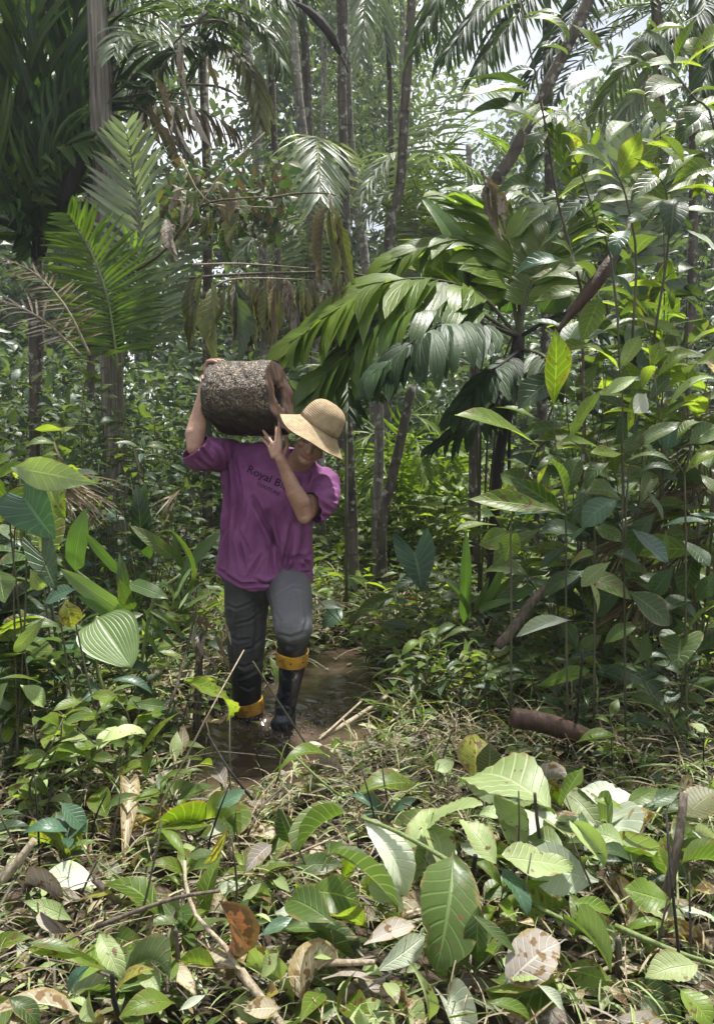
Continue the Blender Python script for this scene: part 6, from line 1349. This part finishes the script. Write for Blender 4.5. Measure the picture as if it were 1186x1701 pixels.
# ---- rubber boots with yellow tops
s = NT('boot_rubber'); o_ = s.pos(); c = s.mix(s.rng(s.noise(o_, 30.0, 4), .45, .7), (.008, .010, .018), (.035, .038, .045)); M['rubber'] = s.done(s.princ(c, .22, .5, s.bump(s.noise(o_, 40.0, 3), .3, .006)))
s = NT('boot_yellow'); o_ = s.pos(); c = s.mix(s.rng(s.noise(o_, 26.0, 4), .42, .68), (.50, .27, .02), (.24, .13, .03)); M['yellow_rubber'] = s.done(s.princ(c, .45, .5))
def boot(label, parts, rim, axis, r, hgt):
    V, Q = remeshed(parts, .0055, 4, .5)
    # open at the top, above the rim
    Q = cut_open(V, Q, [(rim, axis, .16)])
    b = thick_mesh('boot', V, Q, M['rubber'], man, .004); b['label'] = label
    ax = Vector(axis).normalized(); x = ax.cross(Vector((0, 1, 0))).normalized(); y = ax.cross(x)
    prof_ = [(r + .001, -hgt), (r + .0045, -hgt + .003), (r + .005, -.006), (r + .006, -.003), (r + .0055, .002), (r + .001, .003), (r - .002, -.03)]
    n = 40; VV = []; FF = []
    for rr_, h in prof_:
        for k_ in range(n):
            a = 2 * math.pi * k_ / n; VV.append(tuple(rim + ax * h + (x * math.cos(a) * 1.0 + y * math.sin(a) * 1.06) * (rr_ * (1 + .02 * math.sin(3 * a)))))
    for i in range(len(prof_) - 1):
        for k_ in range(n): FF.append((i * n + k_, i * n + (k_ + 1) % n, (i + 1) * n + (k_ + 1) % n, (i + 1) * n + k_))
    cf = add('cuff', mesh_from('cuff', VV, FF, M['yellow_rubber']), b)
    for a in np.linspace(0, 2 * math.pi, 9)[:-1]:
        c_ = rim + ax * (-hgt * .5) + (x * math.cos(a) + y * math.sin(a) * 1.06) * (r + .0045)
        V2, F2 = ellipsoid(c_, (x, y, ax), (.0045, .0045, .0045), 8, 5)
        add('stud', mesh_from('stud', np.array([tuple(v) for v in V2]), F2, M['rubber']), b)
    return b
toe = P(470, 1199, 3.47)
boot('dark wet boot stepping forward, yellow top at the calf', limb([(P(486, 1072, 3.465), .076), (P(486, 1100, 3.50), .070), (P(481, 1140, 3.56), .054), (P(475, 1168, 3.59), .055), (P(473, 1186, 3.57), .052), (toe, .048)]) + [capsule(P(478, 1190, 3.68), .045, P(477, 1200, 3.69), .042), capsule(P(461, 1203, 3.47), .036, P(480, 1203, 3.47), .036)], P(486, 1080, 3.47), (.05, -.18, 1), .073, .066)
boot('boot sunk in the puddle up to its yellow top', limb([(P(412, 1155, 3.90), .078), (P(412, 1190, 3.90), .074), (P(412, 1230, 3.95), .06)]), P(412, 1163, 3.90), (-.18, -.05, 1), .076, .066)

# ---- straw hat
s = NT('straw'); tcx = s.n('UVMap').outputs[0]; sp_ = s.n('SeparateXYZ'); s.l(tcx, sp_.inputs[0])
row = s.math('ABSOLUTE', s.math('SINE', s.math('MULTIPLY', sp_.outputs[1], 3.1416 * 26)))
plait = s.math('ABSOLUTE', s.math('SINE', s.math('ADD', s.math('MULTIPLY', sp_.outputs[0], 3.1416 * 90), s.math('MULTIPLY', sp_.outputs[1], 160.0))))
nz = s.noise(s.pos(), 30.0, 4); c = s.mix(s.rng(nz, .3, .7), (.33, .24, .135), (.46, .36, .22))
c = s.mix(s.rng(row, .0, .35, .75, 0), c, (.20, .13, .065)); c = s.mix(s.rng(plait, .0, .4, .45, 0), c, (.26, .17, .09))
c = s.mix(s.rng(s.noise(s.pos(), 9.0, 5, .7), .52, .66, 0, .45), c, (.20, .13, .07))
M['straw'] = s.done(s.princ(c, .7, .3, s.bump(s.math('ADD', row, s.math('MULTIPLY', plait, .6)), .7, .004)))
HA = Vector((math.sin(R(35)), -.10, math.cos(R(35)))).normalized(); HC = P(518.5, 726, 3.60)
hx_ = HA.cross(Vector((0, 1, 0))).normalized(); hy_ = HA.cross(hx_)
def revolve(name, pr, parent, mat, v0, th):
    n = 64; VV = []; UU = []; FF = []; L = 0
    for i, (r_, h) in enumerate(pr):
        if i: L += math.hypot(r_ - pr[i - 1][0], h - pr[i - 1][1])
        for k_ in range(n):
            a = 2 * math.pi * k_ / n
            wob = (1 + .018 * math.sin(2 * a + .6) * (r_ > .1)); dz = (.006 * math.sin(3 * a + 1) + .004 * math.sin(5 * a)) * max(0, (r_ - .11) / .07)
            VV.append(tuple(HC + HA * (h + dz) + (hx_ * math.cos(a) + hy_ * math.sin(a)) * r_ * wob)); UU.append((k_ / n, v0 + L * 4))
    for i in range(len(pr) - 1):
        for k_ in range(n): FF.append((i * n + k_, i * n + (k_ + 1) % n, (i + 1) * n + (k_ + 1) % n, (i + 1) * n + k_))
    o = add(name, mesh_from(name, VV, FF, mat, uv=np.array(UU)), parent)
    md = o.modifiers.new('thickness', 'SOLIDIFY'); md.thickness = th; md.offset = -1
    return o
hat = empty('straw_hat', HC, None, None); hat.parent = man; hat.location = HC - man.location
hat['label'] = 'woven straw hat tilted over the face'
revolve('brim', [(.187, -.004), (.184, -.002), (.168, .010), (.152, .022), (.136, .034), (.120, .047), (.106, .060)], hat, M['straw'], 0, .004)
revolve('crown', [(.1062, .061), (.105, .085), (.102, .110), (.097, .135), (.087, .158), (.070, .176), (.046, .187), (.022, .191), (.001, .192)], hat, M['straw'], .37, .004)

# ================================================================== the hollow log on his shoulder
log = empty('hollow_log', LA, 'short hollow log with speckled bark carried on the man\'s shoulder', 'log')
nA, nL = 110, 44
def lrad(a): return R0 * (1 + .018 * math.sin(2 * a + .5) + .012 * math.sin(5 * a + 1) + .006 * math.sin(11 * a))
rr_ = np.random.default_rng(5)
VV = []; UU = []
for i in range(nL + 1):
    s_ = i / nL
    for k_ in range(nA):
        a = 2 * math.pi * k_ / nA; ca, sa = math.cos(a), math.sin(a)     # ca along ly (toward camera), sa up
        r_ = lrad(a) * (1 + .012 * math.sin(s_ * 5 + a) + rr_.normal() * .007 + .010 * math.sin(s_ * 23 + 5 * math.sin(3 * a)) * math.sin(17 * a + 4 * s_) + .012 * math.sin(9 * a + 7 * s_ + 2 * math.sin(s_ * 11)) - .03 * math.exp(-((s_ - .96) / .03) ** 2) * (1 + math.sin(6 * a)) * .5) * (.985 + .02 * s_)
        x0 = .004 * math.sin(4 * a) + .085 * max(0, -sa - .35) ** 1.2; x1 = Ln - .055 * sa * 1.0 * .55 + .006 * math.sin(7 * a)
        VV.append(tuple(LA + ax * (x0 + (x1 - x0) * s_) + ly * (ca * r_) + lz * (sa * r_))); UU.append((k_ / nA, s_))
FF = [(i * nA + k_, i * nA + (k_ + 1) % nA, (i + 1) * nA + (k_ + 1) % nA, (i + 1) * nA + k_) for i in range(nL) for k_ in range(nA)]
FF.append(tuple(range(nA - 1, -1, -1)))
s = NT('log_bark'); sh_ = s.n('VectorMath', operation='SUBTRACT'); s.l(s.obj(), sh_.inputs[0]); sh_.inputs[1].default_value = LA; o_ = sh_.outputs[0]
v1 = s.n('TexVoronoi'); v1.feature = 'DISTANCE_TO_EDGE'; v1.inputs['Scale'].default_value = 66
wob = s.n('VectorMath', operation='ADD'); s.l(o_, wob.inputs[0]); sc2 = s.n('VectorMath', operation='SCALE'); s.l(s.noise(o_, 30.0, 3, out='Color'), sc2.inputs[0]); sc2.inputs['Scale'].default_value = .06; s.l(sc2.outputs[0], wob.inputs[1])
s.l(wob.outputs[0], v1.inputs['Vector'])
cell = s.rng(v1.outputs['Distance'], .05, .16)
pat = s.rng(s.noise(o_, 9.0, 5, .7), .36, .56); fl = s.rng(s.noise(o_, 85.0, 2), .34, .50)
zz = s.n('SeparateXYZ'); s.l(o_, zz.inputs[0])
lowm = s.rng(s.math('ADD', zz.outputs[2], s.math('MULTIPLY', s.noise(o_, 6.0, 3), .10)), -.045, .015)  # shaded underside put into the colour; the smooth lower bark loses its flecks
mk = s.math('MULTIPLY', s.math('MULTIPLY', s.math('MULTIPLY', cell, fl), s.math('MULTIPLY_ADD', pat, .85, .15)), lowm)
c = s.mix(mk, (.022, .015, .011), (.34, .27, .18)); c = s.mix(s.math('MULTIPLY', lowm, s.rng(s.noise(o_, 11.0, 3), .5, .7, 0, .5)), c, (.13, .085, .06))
M['logbark'] = s.done(s.princ(c, .5, .45, s.bump(s.math('ADD', mk, s.noise(o_, 50.0, 4)), .9, .012)))
M['logwood'] = bark_mat('log_end_wood', (.030, .016, .011), (.095, .052, .035), sc=30, stretch=.15, rough=.6)
M['void'] = bark_mat('log_hollow_dark', (.012, .009, .007), (.03, .022, .016))  # darker lining inside the hollow
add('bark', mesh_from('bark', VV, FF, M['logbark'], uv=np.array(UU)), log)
# cut end: ring of split wood around an irregular hole, with the hollow going in
VV = []; FF = []
def endp(a, q, dx): 
    ca, sa = math.cos(a), math.sin(a); ho = (.010, .010)
    hr = .052 * (1 + .30 * math.sin(2 * a + .9) + .12 * math.sin(5 * a))
    yo = ca * lrad(a) * .992; zo = sa * lrad(a) * .992; yi = ho[0] + ca * hr * .85; zi = ho[1] + sa * hr * 1.25
    y_ = yo + (yi - yo) * q; z_ = zo + (zi - zo) * q
    x1 = Ln - .03 * (z_ / R0) + .006 * math.sin(7 * a) * (1 - q) - .002
    return LA + ax * (x1 + dx) + ly * y_ + lz * z_
prs = [(0, 0), (.06, .004), (.3, .001), (.5, .004), (.7, .001), (.88, .002), (1, -.008), (1.02, -.05), (1.05, -.12), (1.3, -.20), (1.9, -.22)]
for q, dx in prs:
    for k_ in range(nA):
        a = 2 * math.pi * k_ / nA; VV.append(tuple(endp(a, q, dx + (.002 * math.sin(9 * a + 6 * q) if 0 < q < 1 else 0) - (.014 * max(0, math.cos(a - 5.0)) ** 8 if .1 < q < 1 else 0))))
for i in range(len(prs) - 1):
    for k_ in range(nA): FF.append((i * nA + k_, i * nA + (k_ + 1) % nA, (i + 1) * nA + (k_ + 1) % nA, (i + 1) * nA + k_))
fmm = [0 if i < 6 else 1 for i in range(len(prs) - 1) for _ in range(nA)]
add('cut_end', mesh_from('cut_end', VV, FF, [M['logwood'], M['void']], fmat=fmm), log)

# ---- splash round the boots
s = NT('splash_water'); M['splash'] = s.done(s.princ((.30, .27, .24), .1, .5, Transmission_Weight=.45, IOR=1.33))
r_ = np.random.default_rng(23); VV = []; FF = []; o = 0
for c0, n_, sp_r in ((FOOT1, 260, .10), (FOOT2, 200, .11), (PG(535, 1190, 0), 90, .10)):
    for k_ in range(n_):
        a = r_.uniform(0, 6.28); rr2 = abs(r_.normal(0, sp_r)) + .03; hh = max(0, r_.normal(.012, .03)) * math.exp(-rr2 * 3); q = r_.uniform(.0015, .0055)
        p = Vector((c0.x + math.cos(a) * rr2, c0.y + math.sin(a) * rr2, hh)); w = r_.uniform(.8, 2.2)
        for d in ((1, 0, 0), (-1, 0, 0), (0, 1, 0), (0, -1, 0), (0, 0, w), (0, 0, -w)): VV.append((p.x + d[0] * q, p.y + d[1] * q, p.z + d[2] * q))
        FF += [(o, o + 2, o + 4), (o + 2, o + 1, o + 4), (o + 1, o + 3, o + 4), (o + 3, o, o + 4), (o + 2, o, o + 5), (o + 1, o + 2, o + 5), (o + 3, o + 1, o + 5), (o, o + 3, o + 5)]; o += 6
tag(add('splash_drops', mesh_from('splash_drops', VV, FF, M['splash'])), 'splashing muddy water drops round the boots', 'splash', kind='stuff')

# ================================================================== humid air
s = NT('humid_air'); pv = s.n('VolumePrincipled'); pv.inputs['Color'].default_value = (.86, .92, .96, 1); pv.inputs['Density'].default_value = .0017; pv.inputs['Anisotropy'].default_value = .3
s.t.links.new(pv.outputs[0], s.out.inputs['Volume'])
hx0, hx1, hy0, hy1, hz0, hz1 = -75, 75, -14, 152, -1.4, 24
hv = [(x, y, z) for z in (hz0, hz1) for y in (hy0, hy1) for x in (hx0, hx1)]
hz_ = add('haze', mesh_from('haze', np.array(hv), [(0, 2, 3, 1), (4, 5, 7, 6), (0, 1, 5, 4), (2, 6, 7, 3), (0, 4, 6, 2), (1, 3, 7, 5)], s.m, smooth=False))
tag(hz_, kind='stuff')
